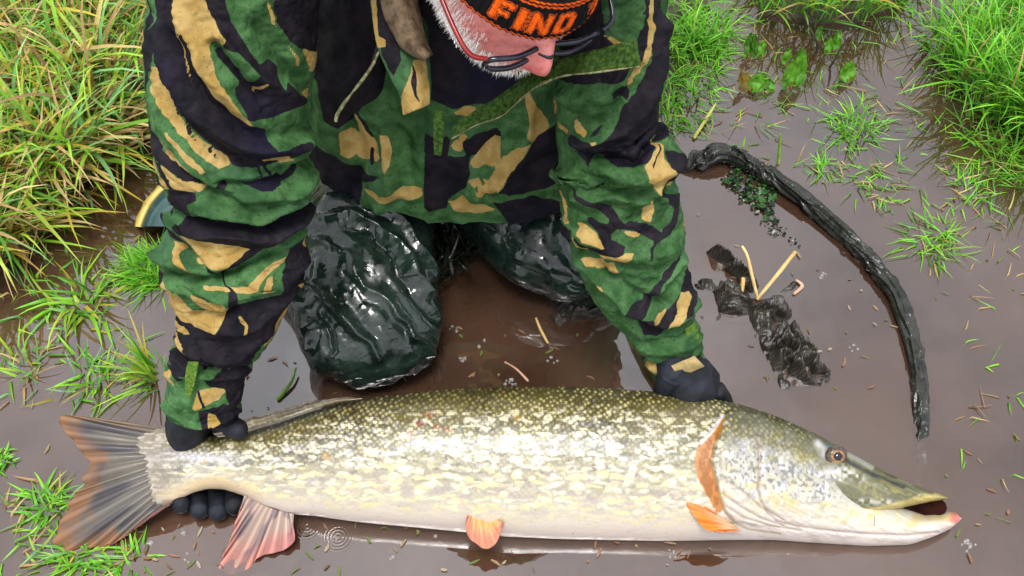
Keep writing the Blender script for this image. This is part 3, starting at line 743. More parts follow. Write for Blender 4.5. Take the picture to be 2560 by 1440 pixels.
# ================================================================== person
# ---- camouflage print: patches given in the coordinates of each cloth panel; some dark ones paint in shade
SLEEVE_R = [                                                   # his right sleeve
 ('d', [(412, -60), (409, 45), (400, 90), (399, 117), (403, 153), (414, 190), (432, 235), (457, 267), (486, 294), (522, 321), (568, 352), (577, 366), (631, 374), (690, 372), (735, 350), (745, 318), (667, 318), (658, 300), (656, 272), (613, 256), (577, 233), (541, 195), (519, 153), (501, 108), (486, 60), (481, 42), (458, 0), (456, -60)]),
 ('d', [(350, -60), (392, -60), (392, 0), (388, 60), (385, 100), (384, 150), (382, 230), (360, 230)]),
 ('t', [(386, 98), (398, 95), (397, 115), (388, 118)]),
 ('t', [(386, 158), (400, 154), (412, 199), (430, 236), (456, 274), (486, 299), (522, 324), (568, 352), (572, 365), (546, 374), (504, 345), (461, 305), (432, 278), (405, 252), (388, 220)]),
 ('d', [(459, 277), (468, 280), (480, 300), (496, 316), (488, 314), (473, 301)]),
 ('d', [(516, 330), (524, 328), (529, 338), (522, 342)]), ('d', [(531, 343), (537, 342), (542, 350), (536, 352)]),
 ('d', [(412, 192), (432, 237), (452, 266), (443, 262), (424, 225)]),
 ('t', [(452, -60), (458, 0), (461, 45), (466, 52), (470, 100), (480, 140), (489, 174), (478, 150), (468, 118), (462, 88), (458, 40), (464, 20), (468, 52), (481, 42), (486, 60), (501, 108), (519, 153), (541, 195), (577, 233), (613, 256), (632, 263), (609, 237), (586, 204), (568, 173), (550, 144), (542, 123), (540, 94), (531, 69), (536, 54), (557, 66), (573, 42), (542, 0), (520, -60)]),
 ('d', [(520, -60), (570, -60), (582, 0), (607, 42), (627, 81), (642, 103), (667, 94), (681, 112), (683, 153), (690, 165), (702, 150), (712, 172), (730, 195), (748, 205), (745, 222), (690, 235), (656, 245), (613, 240), (605, 217), (586, 180), (587, 162), (600, 155), (613, 165), (625, 150), (640, 126), (595, 69), (575, 66), (560, 70), (573, 42), (542, 0)]),
 ('d', [(538, 68), (546, 66), (580, 105), (615, 152), (640, 185), (632, 188), (600, 155), (565, 110)]),
 ('t', [(629, 178), (652, 145), (657, 149), (638, 186)]),
 ('t', [(660, -60), (672, 0), (700, 40), (715, 70), (735, 105), (742, 130), (735, 125), (722, 95), (708, 60), (680, 0), (668, -60)]),
 ('d', [(672, -60), (830, -60), (800, 60), (790, 112), (770, 110), (742, 80), (730, 70), (712, 50), (684, 0)]),
 ('t', [(742, 78), (752, 82), (790, 115), (795, 130), (775, 160), (765, 150), (755, 120)]),
 ('t', [(745, 208), (777, 204), (772, 224), (748, 227)]),
 ('t', [(642, 346), (660, 347), (704, 344), (724, 362), (700, 374), (697, 362), (665, 360), (655, 360)]),
 ('d', [(568, 413), (622, 413), (642, 404), (665, 399), (703, 406), (739, 386), (745, 390), (721, 404), (685, 420), (656, 428), (622, 422), (590, 417)]),
 ('d', [(536, 425), (545, 412), (556, 413), (562, 420), (552, 430), (540, 432)]),
 ('d', [(640, 375), (648, 372), (646, 402), (640, 402)]), ('d', [(656, 375), (664, 373), (670, 398), (663, 400)]),
 ('t', [(425, 302), (432, 302), (460, 330), (490, 355), (520, 385), (505, 391), (480, 370), (462, 352), (445, 332)]),
 ('t', [(400, 325), (410, 328), (440, 350), (470, 380), (485, 397), (475, 404), (450, 390), (425, 375), (408, 350)]),
 ('d', [(370, 240), (382, 240), (386, 300), (400, 325), (410, 360), (430, 375), (470, 402), (500, 425), (508, 431), (495, 428), (470, 420), (450, 408), (425, 395), (405, 385), (390, 385), (375, 360)]),
 ('t', [(414, 393), (430, 397), (450, 410), (475, 420), (500, 428), (512, 433), (505, 440), (488, 442), (487, 448), (445, 450), (430, 425), (418, 405)]),
 ('t', [(380, 385), (400, 395), (420, 430), (433, 455), (425, 462), (410, 440), (392, 405)]),
 ('d', [(400, 388), (414, 393), (430, 425), (442, 450), (487, 448), (500, 458), (482, 472), (492, 488), (475, 495), (455, 510), (440, 500), (430, 470), (432, 455), (415, 415)]),
 ('d', [(430, 480), (475, 495), (490, 508), (560, 510), (640, 508), (700, 495), (745, 478), (785, 465), (785, 505), (745, 520), (720, 540), (690, 552), (650, 580), (620, 605), (590, 615), (577, 620), (600, 600), (633, 568), (598, 558), (559, 556), (490, 552), (470, 540), (445, 515)]),
 ('t', [(490, 552), (559, 556), (598, 558), (633, 568), (615, 585), (600, 600), (590, 610), (575, 618), (560, 612), (535, 605), (525, 590), (505, 568)]),
 ('d', [(440, 535), (480, 552), (500, 570), (515, 582), (530, 598), (528, 602), (512, 592), (495, 580), (480, 568), (450, 566)]),
 ('t', [(459, 570), (478, 568), (480, 590), (495, 605), (518, 628), (500, 630), (478, 612), (464, 595)]),
 ('t', [(500, 578), (505, 577), (525, 595), (545, 622), (532, 610), (515, 600)]),
 ('t', [(515, 658), (560, 658), (620, 652), (645, 640), (665, 625), (690, 612), (718, 600), (722, 608), (700, 620), (672, 640), (650, 655), (625, 668), (580, 670), (520, 668)]),
 ('t', [(640, 668), (665, 655), (672, 645), (685, 640), (680, 655), (655, 672), (630, 680)]),
 ('d', [(532, 608), (548, 612), (562, 618), (570, 640), (585, 670), (592, 700), (590, 715), (573, 712), (568, 670), (575, 668), (562, 640)]),
 ('d', [(395, 650), (415, 665), (425, 662), (438, 670), (436, 685), (430, 690), (438, 710), (435, 730), (428, 738), (405, 710)]),
 ('t', [(436, 690), (440, 668), (452, 680), (470, 706), (492, 728), (515, 735), (545, 730), (578, 718), (575, 730), (560, 755), (553, 770), (535, 776), (505, 774), (495, 768), (445, 766), (428, 752), (430, 735)]),
 ('t', [(490, 680), (505, 688), (530, 698), (560, 702), (572, 712), (578, 718), (560, 722), (535, 726), (515, 718), (503, 708)]),
 ('t', [(460, 685), (466, 682), (475, 700), (482, 712), (474, 710)]),
 ('d', [(573, 712), (592, 715), (600, 695), (640, 695), (680, 690), (690, 672), (705, 640), (715, 600), (722, 580), (775, 560), (775, 640), (740, 680), (724, 730), (716, 745), (690, 790), (665, 830), (640, 855), (627, 885), (600, 895), (560, 899), (520, 892), (500, 882), (470, 842), (455, 812), (425, 770), (445, 766), (495, 768), (505, 774), (535, 776), (553, 770), (565, 748), (578, 722)]),
 ('t', [(445, 792), (455, 790), (475, 800), (508, 803), (500, 812), (475, 812), (455, 806)]),
 ('t', [(440, 795), (452, 800), (460, 825), (478, 845), (470, 858), (455, 840)]),
 ('t', [(728, 725), (722, 745), (715, 760), (695, 805), (675, 835), (660, 845), (664, 820), (680, 785), (700, 750)]),
 ('t', [(598, 728), (606, 730), (615, 745), (620, 755), (610, 780), (607, 775), (612, 755), (602, 745)]),
 ('t', [(708, 670), (722, 680), (730, 690), (726, 708), (718, 692)]), ('t', [(748, 570), (754, 575), (750, 605), (745, 595)]),
 ('d', [(425, 800), (445, 815), (455, 845), (480, 865), (500, 885), (505, 902), (460, 907), (440, 892), (420, 885)]),
 ('t', [(500, 938), (560, 928), (565, 945), (545, 965), (515, 975), (495, 990), (487, 985)]),
 ('d', [(497, 935), (505, 945), (516, 980), (510, 982)]),
 ('d', [(515, 905), (625, 895), (625, 960), (612, 1000), (580, 1005), (570, 985), (560, 940), (520, 925)]),
 ('t', [(428, 922), (442, 895), (444, 930), (440, 945)]), ('d', [(420, 905), (445, 890), (455, 900), (470, 915), (455, 925), (440, 905)]),
 ('d', [(500, 992), (560, 977), (590, 1000), (610, 1050), (560, 1060), (515, 1045), (505, 1010)]),
 ('t', [(525, 995), (540, 1000), (550, 1020), (535, 1038), (522, 1030)]),
]
SLEEVE_L = [                                                   # his left sleeve
 ('d', [(1340, -80), (1500, -80), (1512, 45), (1545, 85), (1570, 120), (1560, 160), (1400, 185), (1340, 190)]),  # this dark patch paints in the shade under the cap
 ('t', [(1505, 48), (1530, 55), (1555, 72), (1580, 72), (1572, 90), (1565, 105), (1545, 85)]),
 ('d', [(1583, 20), (1600, 10), (1612, 10), (1610, 40), (1600, 50), (1590, 75), (1580, 90), (1572, 105), (1585, 110), (1590, 85), (1598, 100), (1596, 120), (1585, 145), (1600, 140), (1615, 110), (1622, 60), (1628, -60), (1600, -60), (1612, 0)]),
 ('t', [(1622, -60), (1632, -60), (1630, 0), (1622, 100), (1610, 140), (1600, 160), (1585, 180), (1575, 188), (1568, 172), (1585, 150), (1605, 125), (1615, 80)]),
 ('d', [(1632, -60), (1675, -60), (1668, 330), (1640, 330), (1630, 320), (1600, 368), (1560, 378), (1530, 378), (1510, 370), (1495, 352), (1470, 355), (1462, 380), (1455, 370), (1440, 345), (1430, 325), (1440, 300), (1480, 310), (1510, 310), (1535, 280), (1560, 230), (1585, 200), (1605, 170), (1618, 130), (1626, 60)]),
 ('d', [(1530, 190), (1555, 175), (1580, 195), (1570, 215), (1545, 205), (1535, 210)]),
 ('d', [(1545, 240), (1520, 262), (1495, 280), (1482, 300), (1500, 292), (1510, 270), (1535, 245)]),
 ('t', [(1435, 265), (1455, 275), (1478, 290), (1472, 300), (1455, 295), (1445, 285)]), ('t', [(1395, 288), (1428, 298), (1425, 312), (1395, 305)]), ('t', [(1485, 310), (1500, 305), (1505, 310), (1495, 314)]),
 ('t', [(1625, 318), (1630, 325), (1637, 340), (1642, 365), (1655, 390), (1672, 410), (1655, 430), (1640, 445), (1632, 430), (1625, 420), (1600, 400), (1588, 375), (1600, 365), (1618, 345)]),
 ('d', [(1632, 330), (1630, 345), (1618, 370), (1612, 382), (1610, 375), (1622, 350)]),
 ('d', [(1642, 350), (1665, 355), (1700, 390), (1710, 405), (1705, 432), (1690, 436), (1660, 432), (1672, 410), (1655, 390)]),
 ('t', [(1440, 520), (1450, 518), (1475, 530), (1490, 545), (1505, 557), (1530, 563), (1520, 570), (1500, 565), (1480, 560), (1460, 558), (1445, 545)]),
 ('t', [(1440, 548), (1448, 560), (1460, 578), (1500, 585), (1535, 582), (1555, 572), (1572, 575), (1565, 590), (1550, 598), (1520, 592), (1470, 592), (1450, 590), (1442, 570)]),
 ('t', [(1543, 525), (1570, 527), (1590, 535), (1585, 543), (1560, 540)]), ('t', [(1590, 500), (1600, 480), (1618, 455), (1622, 460), (1620, 485), (1612, 510), (1600, 508)]),
 ('d', [(1432, 425), (1440, 430), (1450, 445), (1475, 452), (1505, 453), (1525, 463), (1535, 480), (1537, 495), (1545, 505), (1565, 505), (1590, 508), (1615, 518), (1630, 530), (1640, 538), (1655, 530), (1665, 515), (1672, 495), (1660, 480), (1655, 465), (1645, 458), (1642, 450), (1650, 435), (1660, 432), (1660, 445), (1665, 462), (1680, 470), (1692, 475), (1688, 505), (1675, 540), (1660, 550), (1640, 555), (1625, 560), (1615, 575), (1610, 597), (1606, 590), (1610, 570), (1620, 555), (1600, 545), (1570, 525), (1550, 522), (1530, 525), (1515, 535), (1520, 545), (1540, 555), (1553, 563), (1550, 575), (1535, 582), (1500, 585), (1470, 580), (1455, 570), (1445, 560), (1442, 548), (1455, 560), (1470, 565), (1490, 568), (1510, 565), (1500, 555), (1490, 540), (1475, 525), (1462, 512), (1463, 502), (1475, 500), (1490, 508), (1510, 508), (1515, 495), (1500, 480), (1485, 465), (1450, 455), (1440, 445)]),
 ('t', [(1385, 455), (1400, 470), (1412, 485), (1418, 500), (1420, 520), (1425, 530), (1415, 540), (1407, 530), (1412, 510), (1403, 485)]),
 ('d', [(1395, 530), (1410, 545), (1432, 540), (1438, 560), (1430, 595), (1425, 600), (1405, 570)]),
 ('t', [(1452, 610), (1470, 612), (1500, 615), (1525, 615), (1532, 625), (1540, 635), (1530, 640), (1510, 638), (1485, 628), (1465, 620)]),
 ('t', [(1455, 660), (1475, 655), (1500, 665), (1510, 678), (1490, 675), (1470, 672)]),
 ('t', [(1662, 432), (1690, 432), (1700, 445), (1682, 452), (1670, 450)]), ('t', [(1700, 540), (1712, 560), (1716, 600), (1710, 590), (1704, 560)]),
 ('d', [(1693, 610), (1690, 620), (1665, 640), (1645, 655), (1630, 670), (1615, 695), (1595, 715), (1575, 740), (1560, 745), (1575, 715), (1595, 695), (1615, 670), (1630, 655), (1660, 630)]),
 ('d', [(1535, 745), (1560, 715), (1585, 705), (1615, 705), (1600, 725), (1580, 745), (1607, 745), (1610, 757), (1620, 768), (1640, 745), (1660, 725), (1678, 700), (1700, 660), (1735, 650), (1735, 720), (1708, 740), (1700, 755), (1680, 760), (1650, 780), (1640, 790), (1650, 795), (1630, 810), (1600, 805), (1585, 790), (1565, 768)]),
 ('t', [(1609, 745), (1650, 730), (1635, 750), (1617, 768)]),
 ('t', [(1635, 785), (1655, 760), (1670, 745), (1670, 720), (1680, 700), (1705, 705), (1710, 720), (1700, 735), (1685, 755), (1670, 770), (1660, 792)]),
 ('t', [(1722, 668), (1732, 672), (1734, 700), (1726, 705)]), ('d', [(1700, 920), (1790, 880), (1800, 960), (1700, 960)]),
 ('t', [(1605, 892), (1650, 895), (1660, 905), (1630, 915), (1610, 908)]),
]
CHEST = [
 ('d', [(1040, -200), (1420, -200), (1400, 60), (1290, 190), (1080, 245), (1050, 100)]), ('t', [(1120, 505), (1180, 500), (1240, 520), (1200, 535), (1140, 530)]), ('d', [(1230, 500), (1330, 480), (1400, 500), (1400, 560), (1280, 560)]),  # first dark patch paints in the shadow between collar and beard
 ('d', [(700, -200), (1000, -200), (950, 100), (940, 150), (900, 280), (850, 320), (820, 300), (800, 200), (700, 100)]),  # dark patch paints in the shade between arm and chest
 ('t', [(890, 275), (905, 290), (925, 330), (945, 360), (950, 395), (940, 410), (925, 400), (900, 410), (885, 400), (887, 330)]), ('t', [(850, 330), (870, 325), (885, 345), (885, 390), (870, 400), (850, 385)]),
 ('t', [(955, 325), (970, 335), (980, 370), (978, 410), (965, 425), (955, 420), (962, 380)]),
 ('d', [(895, 280), (905, 285), (935, 345), (930, 350), (912, 320)]), ('d', [(925, 370), (932, 372), (935, 410), (922, 415)]),
 ('t', [(905, 475), (930, 470), (955, 480), (1000, 470), (1055, 465), (1057, 485), (1010, 500), (960, 495), (935, 492)]),
 ('t', [(1175, 405), (1210, 370), (1240, 340), (1252, 335), (1250, 400), (1230, 420), (1190, 425), (1177, 418)]), ('t', [(1125, 370), (1150, 340), (1180, 330), (1165, 350), (1155, 380), (1140, 385)]),
 ('t', [(1310, 230), (1325, 225), (1340, 260), (1365, 290), (1370, 310), (1350, 330), (1330, 345), (1315, 330), (1320, 290)]),
 ('t', [(1250, 400), (1290, 360), (1330, 340), (1300, 380), (1270, 410), (1240, 460), (1200, 490), (1190, 480), (1220, 450)]), ('t', [(1170, 460), (1215, 445), (1190, 470), (1175, 475)]),
 ('t', [(1130, 280), (1190, 255), (1190, 305), (1180, 295), (1140, 285)]), ('t', [(1380, 240), (1392, 240), (1394, 280), (1386, 285)]),
 ('d', [(1060, 340), (1085, 345), (1125, 350), (1120, 390), (1120, 520), (1060, 520)]), ('d', [(1155, 360), (1180, 345), (1250, 320), (1255, 335), (1230, 350), (1200, 380), (1175, 405), (1160, 380)]),
 ('d', [(1120, 400), (1170, 390), (1175, 440), (1165, 480), (1120, 500)]), ('d', [(1340, 330), (1390, 300), (1420, 440), (1340, 470), (1270, 480), (1240, 470), (1270, 410), (1310, 370)]),
 ('d', [(750, 330), (850, 400), (900, 430), (960, 440), (900, 460), (900, 520), (750, 540)]), ('d', [(1080, 150), (1300, 190), (1290, 250), (1130, 270), (1080, 240)]),  # last dark patch paints in the chest shade behind the beard
]
def camo_fields(P, patches, seed):
    Q = P + np.stack([vnoise(P / 13, seed), vnoise(P / 13, seed + 1)], -1) * 1.6
    tan = np.full(P.shape[:-1], -30.0)
    drk = np.full(P.shape[:-1], -30.0)
    for k, poly in patches:
        s = poly_sd(Q, poly)
        if k == 't':
            tan = np.maximum(tan, s); drk = np.minimum(drk, -s)
        else:
            drk = np.maximum(drk, s); tan = np.minimum(tan, -s)
    return tan, drk
def camo_generic(P3, seed):                                    # the same print where the photograph shows nothing of the panel
    q = P3 * np.array([14, 14, 26.])
    return 30 * (fbm(q, 3, seed) - .22), 30 * (fbm(q * 1.1 + 9, 3, seed + 5) - .12)

M = MB('camouflage cloth', .82, .14)
c = M.co()
n1, n2, n3 = M.noise(55, c, 4), M.noise(420, c, 3), M.noise(190, c, 3)
jit = M.math('MULTIPLY', M.math('SUBTRACT', n3, .5), 3.2)
tan_f = M.ramp(M.math('ADD', M.attr('tan'), jit), -.55, .55)
drk_f = M.ramp(M.math('ADD', M.attr('dark'), jit), -.55, .55)
green = M.mix(M.ramp(n1, .32, .68), (.018, .056, .015), (.052, .124, .042))
green = M.mix(M.ramp(n2, .58, .70), green, (.010, .034, .010))
green = M.mix(M.math('MULTIPLY', M.ramp(M.noise(12, c, 3), .5, .75), .45), green, (.055, .140, .075))
tanc = M.mix(M.ramp(n1, .3, .7), (.240, .150, .038), (.330, .230, .085))
tanc = M.mix(M.ramp(n2, .62, .72), tanc, (.10, .07, .02))
green = M.mix(M.math('MULTIPLY', M.ramp(M.noise(6, c, 4), .46, .60), .55), green, M.mix(1.0, green, (.42, .46, .40), 'MULTIPLY'))
dark = M.mix(M.ramp(n1, .35, .65), (.004, .0035, .006), (.011, .008, .012))
dark = M.mix(M.math('MULTIPLY', M.ramp(M.noise(7, c, 2), .52, .7), .6), dark, (.006, .006, .020))
M.color(M.mix(drk_f, M.mix(tan_f, green, tanc), dark))
M.rough(M.ramp(M.noise(16, c, 3), .35, .7, .62, .9))
M.bump(M.noise(900, c, 2), .25, .0006)
M.bump(M.noise(60, c, 4), .25, .003)
M.bump(M.math('ABSOLUTE', M.math('SUBTRACT', M.noise(17, c, 4, .6), .5)), .32, .022)
camo_m = M.m

# ---- cloth tubes
def cloth_tube(rows, depths, n=260, m=340, thick=.85, folds=(), patches=(), seed=0, wr=.003, caps=(True, True), crease=.0016, wander=7):
    """rows: (py, xl, xr) outline of the panel, with the depth of its axis; returns grid and print fields"""
    rows = np.array(rows, float)
    t = np.linspace(0, len(rows) - 1, m)
    py = np.interp(t, np.arange(len(rows)), rows[:, 0])
    xl = spl(rows, t)[:, 1]; xr = spl(rows, t)[:, 2]
    d = np.interp(py, *depths)
    cx, hw = (xl + xr) / 2, (xr - xl) / 2
    C = at_d(cx, py, d)
    T = np.gradient(C, axis=0)
    T /= np.linalg.norm(T, axis=1, keepdims=True)
    view = C - CAM
    view /= np.linalg.norm(view, axis=1, keepdims=True)
    A = np.cross(T, view)
    A /= np.linalg.norm(A, axis=1, keepdims=True)
    A *= np.sign(A[:, :1])
    k = np.hanning(21); k /= k.sum()
    A = np.stack([np.convolve(np.pad(A[:, q], 10, mode='edge'), k, 'valid') for q in range(3)], 1)
    B = np.cross(T, A)
    B *= np.sign((B * -view).sum(1, keepdims=True))             # towards the viewer's side
    R = hw * d / FPX
    th = np.linspace(0, 2 * np.pi, n, endpoint=False) + np.pi / 2
    ct, st = np.cos(th), np.sin(th)
    G = C[:, None] + R[:, None, None] * (ct[None, :, None] * A[:, None] + thick * st[None, :, None] * B[:, None])
    ap = np.stack([A @ RGT, -(A @ UPV)], -1) * (hw)[:, None]
    P = np.stack([cx, py], -1)[:, None] + ct[None, :, None] * ap[:, None]
    N = grid_normals(G, True)
    N *= np.sign(((G - C[:, None]) * N).sum(-1, keepdims=True))
    h = wr * fbm(G * np.array([16, 16, 9]), 3, seed) + wr * .5 * fbm(G * 55, 3, seed + 3)
    q = P + wander * np.stack([vnoise(P / 40, seed + 8), vnoise(P / 40, seed + 9)], -1)
    for pl, w, amp in folds:
        dd = seg_d(q, pl)
        h = h + 1.35 * amp * np.exp(-(dd / w) ** 1.25) - .22 * amp * np.exp(-((dd - 1.9 * w) / w) ** 2)
    # fine drag creases, running along the folds of the cloth
    cr = vnoise(np.stack([(P[..., 0] + P[..., 1] * .55) / 46, (P[..., 1] - P[..., 0] * .55) / 13], -1), seed + 20)
    cr2 = vnoise(np.stack([(P[..., 0] - P[..., 1] * .35) / 60, (P[..., 1] + P[..., 0] * .35) / 22], -1) + .5 * vnoise(P / 30, seed + 22)[..., None], seed + 21)
    h = h - crease * 1.6 * (1 - np.abs(cr2)) ** 6
    h = h + crease * (1 - np.abs(cr)) ** 3
    fr = sstep(0, .15, st)[None]
    G0 = P[..., 1]
    G = G + (h * (.35 + .65 * fr))[..., None] * N
    tan, drk = camo_fields(P, patches, seed)
    tg, dg = camo_generic(G, seed)
    fr = fr * sstep(-90, -30, G0)
    tan, drk = tan * fr + tg * (1 - fr), drk * fr + dg * (1 - fr)
    if caps[0] or caps[1]:
        if caps[1]:
            e = (G[-1] * .25 + G[-1].mean(0) * .75)[None]; G = np.concatenate([G, e - T[-1] * .004], 0)
            tan, drk = np.vstack([tan, tan[-1:]]), np.vstack([drk, drk[-1:]])
        if caps[0]:
            e = (G[0] * .1 + G[0].mean(0) * .9)[None]; G = np.concatenate([e, G], 0)
            tan, drk = np.vstack([tan[:1], tan]), np.vstack([drk[:1], drk])
    return G, tan, drk
def cloth_obj(name, G, tan, drk, parent, mat=None):
    o = add_mesh(name, G, grid_faces(G.shape[0], G.shape[1], True), mat or camo_m, attrs={'tan': tan.ravel(), 'dark': drk.ravel()})
    return put(o, parent)

person = empty('person', (0, 1.15, 0), 'person in camouflage jacket and black knitted cap kneeling in the muddy water', 'person')

# torso of the jacket: rings from hem to neck, front edge and back edge of each in (y, z)
tor = np.array([  # fy, fz, by, bz, rx, cx
    (.895, .150, 1.42, .15, .245, -.065), (.893, .180, 1.43, .21, .255, -.065), (.895, .27, 1.43, .34, .250, -.055), (.910, .38, 1.41, .50, .235, -.035), (.940, .46, 1.34, .62, .215, -.02), (.930, .56, 1.36, .74, .235, -.01), (.885, .68, 1.30, .88, .255, .0), (.840, .79, 1.20, .97, .245, .01), (.830, .87, 1.08, 1.01, .19, .01), (.86, .93, 1.0, 1.02, .09, .01)])
m_, n_ = 240, 360
tt = np.linspace(0, len(tor) - 1, m_)
S = spl(tor, tt)
cy, cz = (S[:, 0] + S[:, 2]) / 2, (S[:, 1] + S[:, 3]) / 2
hy, hz = (S[:, 0] - S[:, 2]) / 2, (S[:, 1] - S[:, 3]) / 2
th = np.linspace(0, 2 * np.pi, n_, endpoint=False)
cx_ = np.sign(np.cos(th)) * np.abs(np.cos(th)) ** .8
sy_ = np.sign(np.sin(th)) * np.abs(np.sin(th)) ** .8
G = np.stack([S[:, 5][:, None] + S[:, 4][:, None] * cx_, cy[:, None] + hy[:, None] * sy_, cz[:, None] + hz[:, None] * sy_], -1)
rel = G - CAM
dep = rel @ FWD
P = np.stack([1280 + FPX * (rel @ RGT) / dep, 720 - FPX * (rel @ UPV) / dep], -1)
N = grid_normals(G, True)
N *= np.sign(((G - G.mean(1, keepdims=True)) * N).sum(-1, keepdims=True))
h = .011 * fbm(G * np.array([14, 14, 7]), 3, 77) + .005 * fbm(G * np.array([40, 40, 18]), 3, 79) + .007 * (1 - np.abs(vnoise(G * np.array([22, 22, 8]), 81))) ** 3
for pl, w, amp in (([(1062, 270), (1060, 520)], 5, -.004), ([(1120, 330), (1118, 510)], 6, -.004), ([(950, 300), (975, 420), (960, 520)], 16, .008), ([(1180, 500), (1270, 420), (1380, 330)], 14, .010), ([(1210, 480), (1300, 430), (1390, 380)], 10, -.008), ([(870, 290), (900, 400), (880, 480)], 18, -.012), ([(1330, 240), (1320, 340), (1230, 470)], 12, .008), ([(1000, 330), (1020, 420), (1000, 500)], 14, -.006), ([(1250, 300), (1220, 400), (1150, 510)], 12, -.006)):
    dd = seg_d(P + 6 * np.stack([vnoise(P / 35, 3), vnoise(P / 35, 4)], -1), pl)
    h = h + amp * np.exp(-(dd / w) ** 2)
G[..., 2] += (.012 * vnoise(np.stack([np.broadcast_to(th * 3.2, h.shape), h * 0], -1), 87) * sstep(.8, 0, tt)[:, None])
front = sstep(.0, .35, np.broadcast_to(np.sin(th), h.shape))
G = G + (h * (.4 + .6 * front))[..., None] * N
tan, drk = camo_fields(P, CHEST, 5)
tg, dg = camo_generic(G, 91)
front = front * sstep(-120, -40, P[..., 1])
tan, drk = tan * front + tg * (1 - front), drk * front + dg * (1 - front)
jacket = cloth_obj('jacket', G, tan, drk, person)

FR = [([(375, 40), (430, 230), (560, 340), (700, 380)], 26, -.010), ([(400, 60), (470, 230), (600, 310), (740, 330)], 22, .010), ([(440, 60), (520, 210), (640, 290), (760, 300)], 14, -.007),
      ([(470, 0), (520, 130), (620, 250)], 20, .007), ([(540, 60), (640, 190)], 9, -.010), ([(560, 40), (660, 150), (740, 210)], 18, .008), ([(640, 0), (720, 130), (760, 210)], 15, -.008),
      ([(400, 330), (470, 400), (520, 440)], 8, -.008), ([(560, 415), (660, 410), (760, 380)], 9, -.009), ([(600, 440), (690, 450), (770, 420)], 22, .009), ([(520, 440), (620, 470), (760, 460)], 10, -.008), ([(500, 480), (620, 500), (770, 455)], 18, .012),
      ([(440, 530), (480, 520), (560, 518), (680, 515), (770, 490)], 9, -.013), ([(455, 545), (560, 535), (680, 545), (765, 500)], 14, .010), ([(480, 575), (560, 630), (660, 590), (760, 530)], 10, -.010),
      ([(405, 650), (480, 645), (580, 628), (700, 590)], 9, -.011), ([(420, 630), (480, 610), (540, 620)], 16, .010), ([(440, 675), (560, 690), (700, 660), (745, 630)], 22, .009), ([(470, 675), (520, 690), (560, 700)], 7, -.006),
      ([(500, 750), (560, 735), (600, 720)], 9, -.007), ([(450, 780), (520, 840), (560, 890)], 10, -.007), ([(560, 770), (640, 760), (720, 690)], 26, .009), ([(520, 850), (600, 850), (650, 800)], 24, .009),
      ([(420, 845), (470, 875), (520, 893), (625, 895)], 8, -.014), ([(430, 915), (520, 910), (610, 915)], 12, .005), ([(415, 1010), (500, 1030), (600, 1020)], 6, .004)]
ROWS_R = [(-640, 520, 880), (-560, 470, 900), (-420, 430, 880), (-250, 390, 850), (-100, 378, 815), (0, 373, 795), (100, 363, 790), (200, 370, 780), (300, 380, 776), (400, 395, 774), (450, 416, 772), (520, 441, 766), (560, 444, 762), (600, 426, 757), (650, 406, 747), (700, 420, 737), (750, 429, 718), (800, 436, 692), (850, 438, 655), (885, 432, 620), (905, 427, 612), (960, 420, 608), (1000, 417, 602), (1035, 414, 594)]
g = cloth_tube(ROWS_R, ([-640, -420, 1040], [.95, 1.00, 1.285]), folds=FR, patches=SLEEVE_R, seed=11)
cloth_obj('sleeve', *g, jacket)
FL = [([(1650, 60), (1630, 200), (1560, 290), (1450, 320)], 22, .010), ([(1600, 150), (1540, 240), (1440, 260)], 16, -.008), ([(1560, 130), (1500, 200), (1410, 215)], 18, .008), ([(1640, 310), (1560, 370), (1450, 340)], 10, -.010), ([(1690, 390), (1600, 400), (1500, 395), (1400, 420)], 18, .009),
      ([(1450, 400), (1520, 430), (1630, 430)], 10, -.008), ([(1480, 380), (1560, 395), (1640, 440)], 16, .008), ([(1440, 460), (1540, 440), (1640, 470)], 14, .007), ([(1690, 440), (1600, 475), (1560, 500)], 9, -.007), ([(1440, 600), (1540, 610), (1640, 630)], 9, -.006), ([(1430, 560), (1540, 580), (1660, 590)], 22, .007),
      ([(1450, 620), (1520, 690), (1600, 760)], 12, .008), ([(1470, 600), (1560, 680), (1640, 720)], 12, -.007), ([(1700, 640), (1640, 660), (1580, 720)], 10, .006), ([(1540, 760), (1620, 800), (1740, 770)], 12, -.007), ([(1560, 720), (1640, 770), (1720, 740)], 18, .007), ([(1585, 832), (1660, 820), (1745, 795)], 6, -.007), ([(1600, 900), (1680, 895), (1765, 868)], 6, -.006), ([(1600, 850), (1680, 845), (1750, 830)], 16, .004)]
ROWS_L = [(-640, 1380, 1620), (-560, 1340, 1650), (-420, 1330, 1650), (-250, 1345, 1650), (-100, 1380, 1656), (0, 1390, 1652), (100, 1396, 1652), (200, 1395, 1652), (300, 1391, 1646), (345, 1388, 1640), (375, 1388, 1668), (405, 1389, 1697), (440, 1392, 1690), (480, 1396, 1690), (540, 1412, 1704), (600, 1428, 1713), (650, 1448, 1714), (700, 1474, 1724), (750, 1516, 1738), (800, 1555, 1743), (850, 1588, 1750), (900, 1612, 1764), (935, 1632, 1764)]
g = cloth_tube(ROWS_L, ([-640, -420, 960], [.97, 1.02, 1.345]), folds=FL, patches=SLEEVE_L, seed=23, m=320)
cloth_obj('sleeve', *g, jacket)

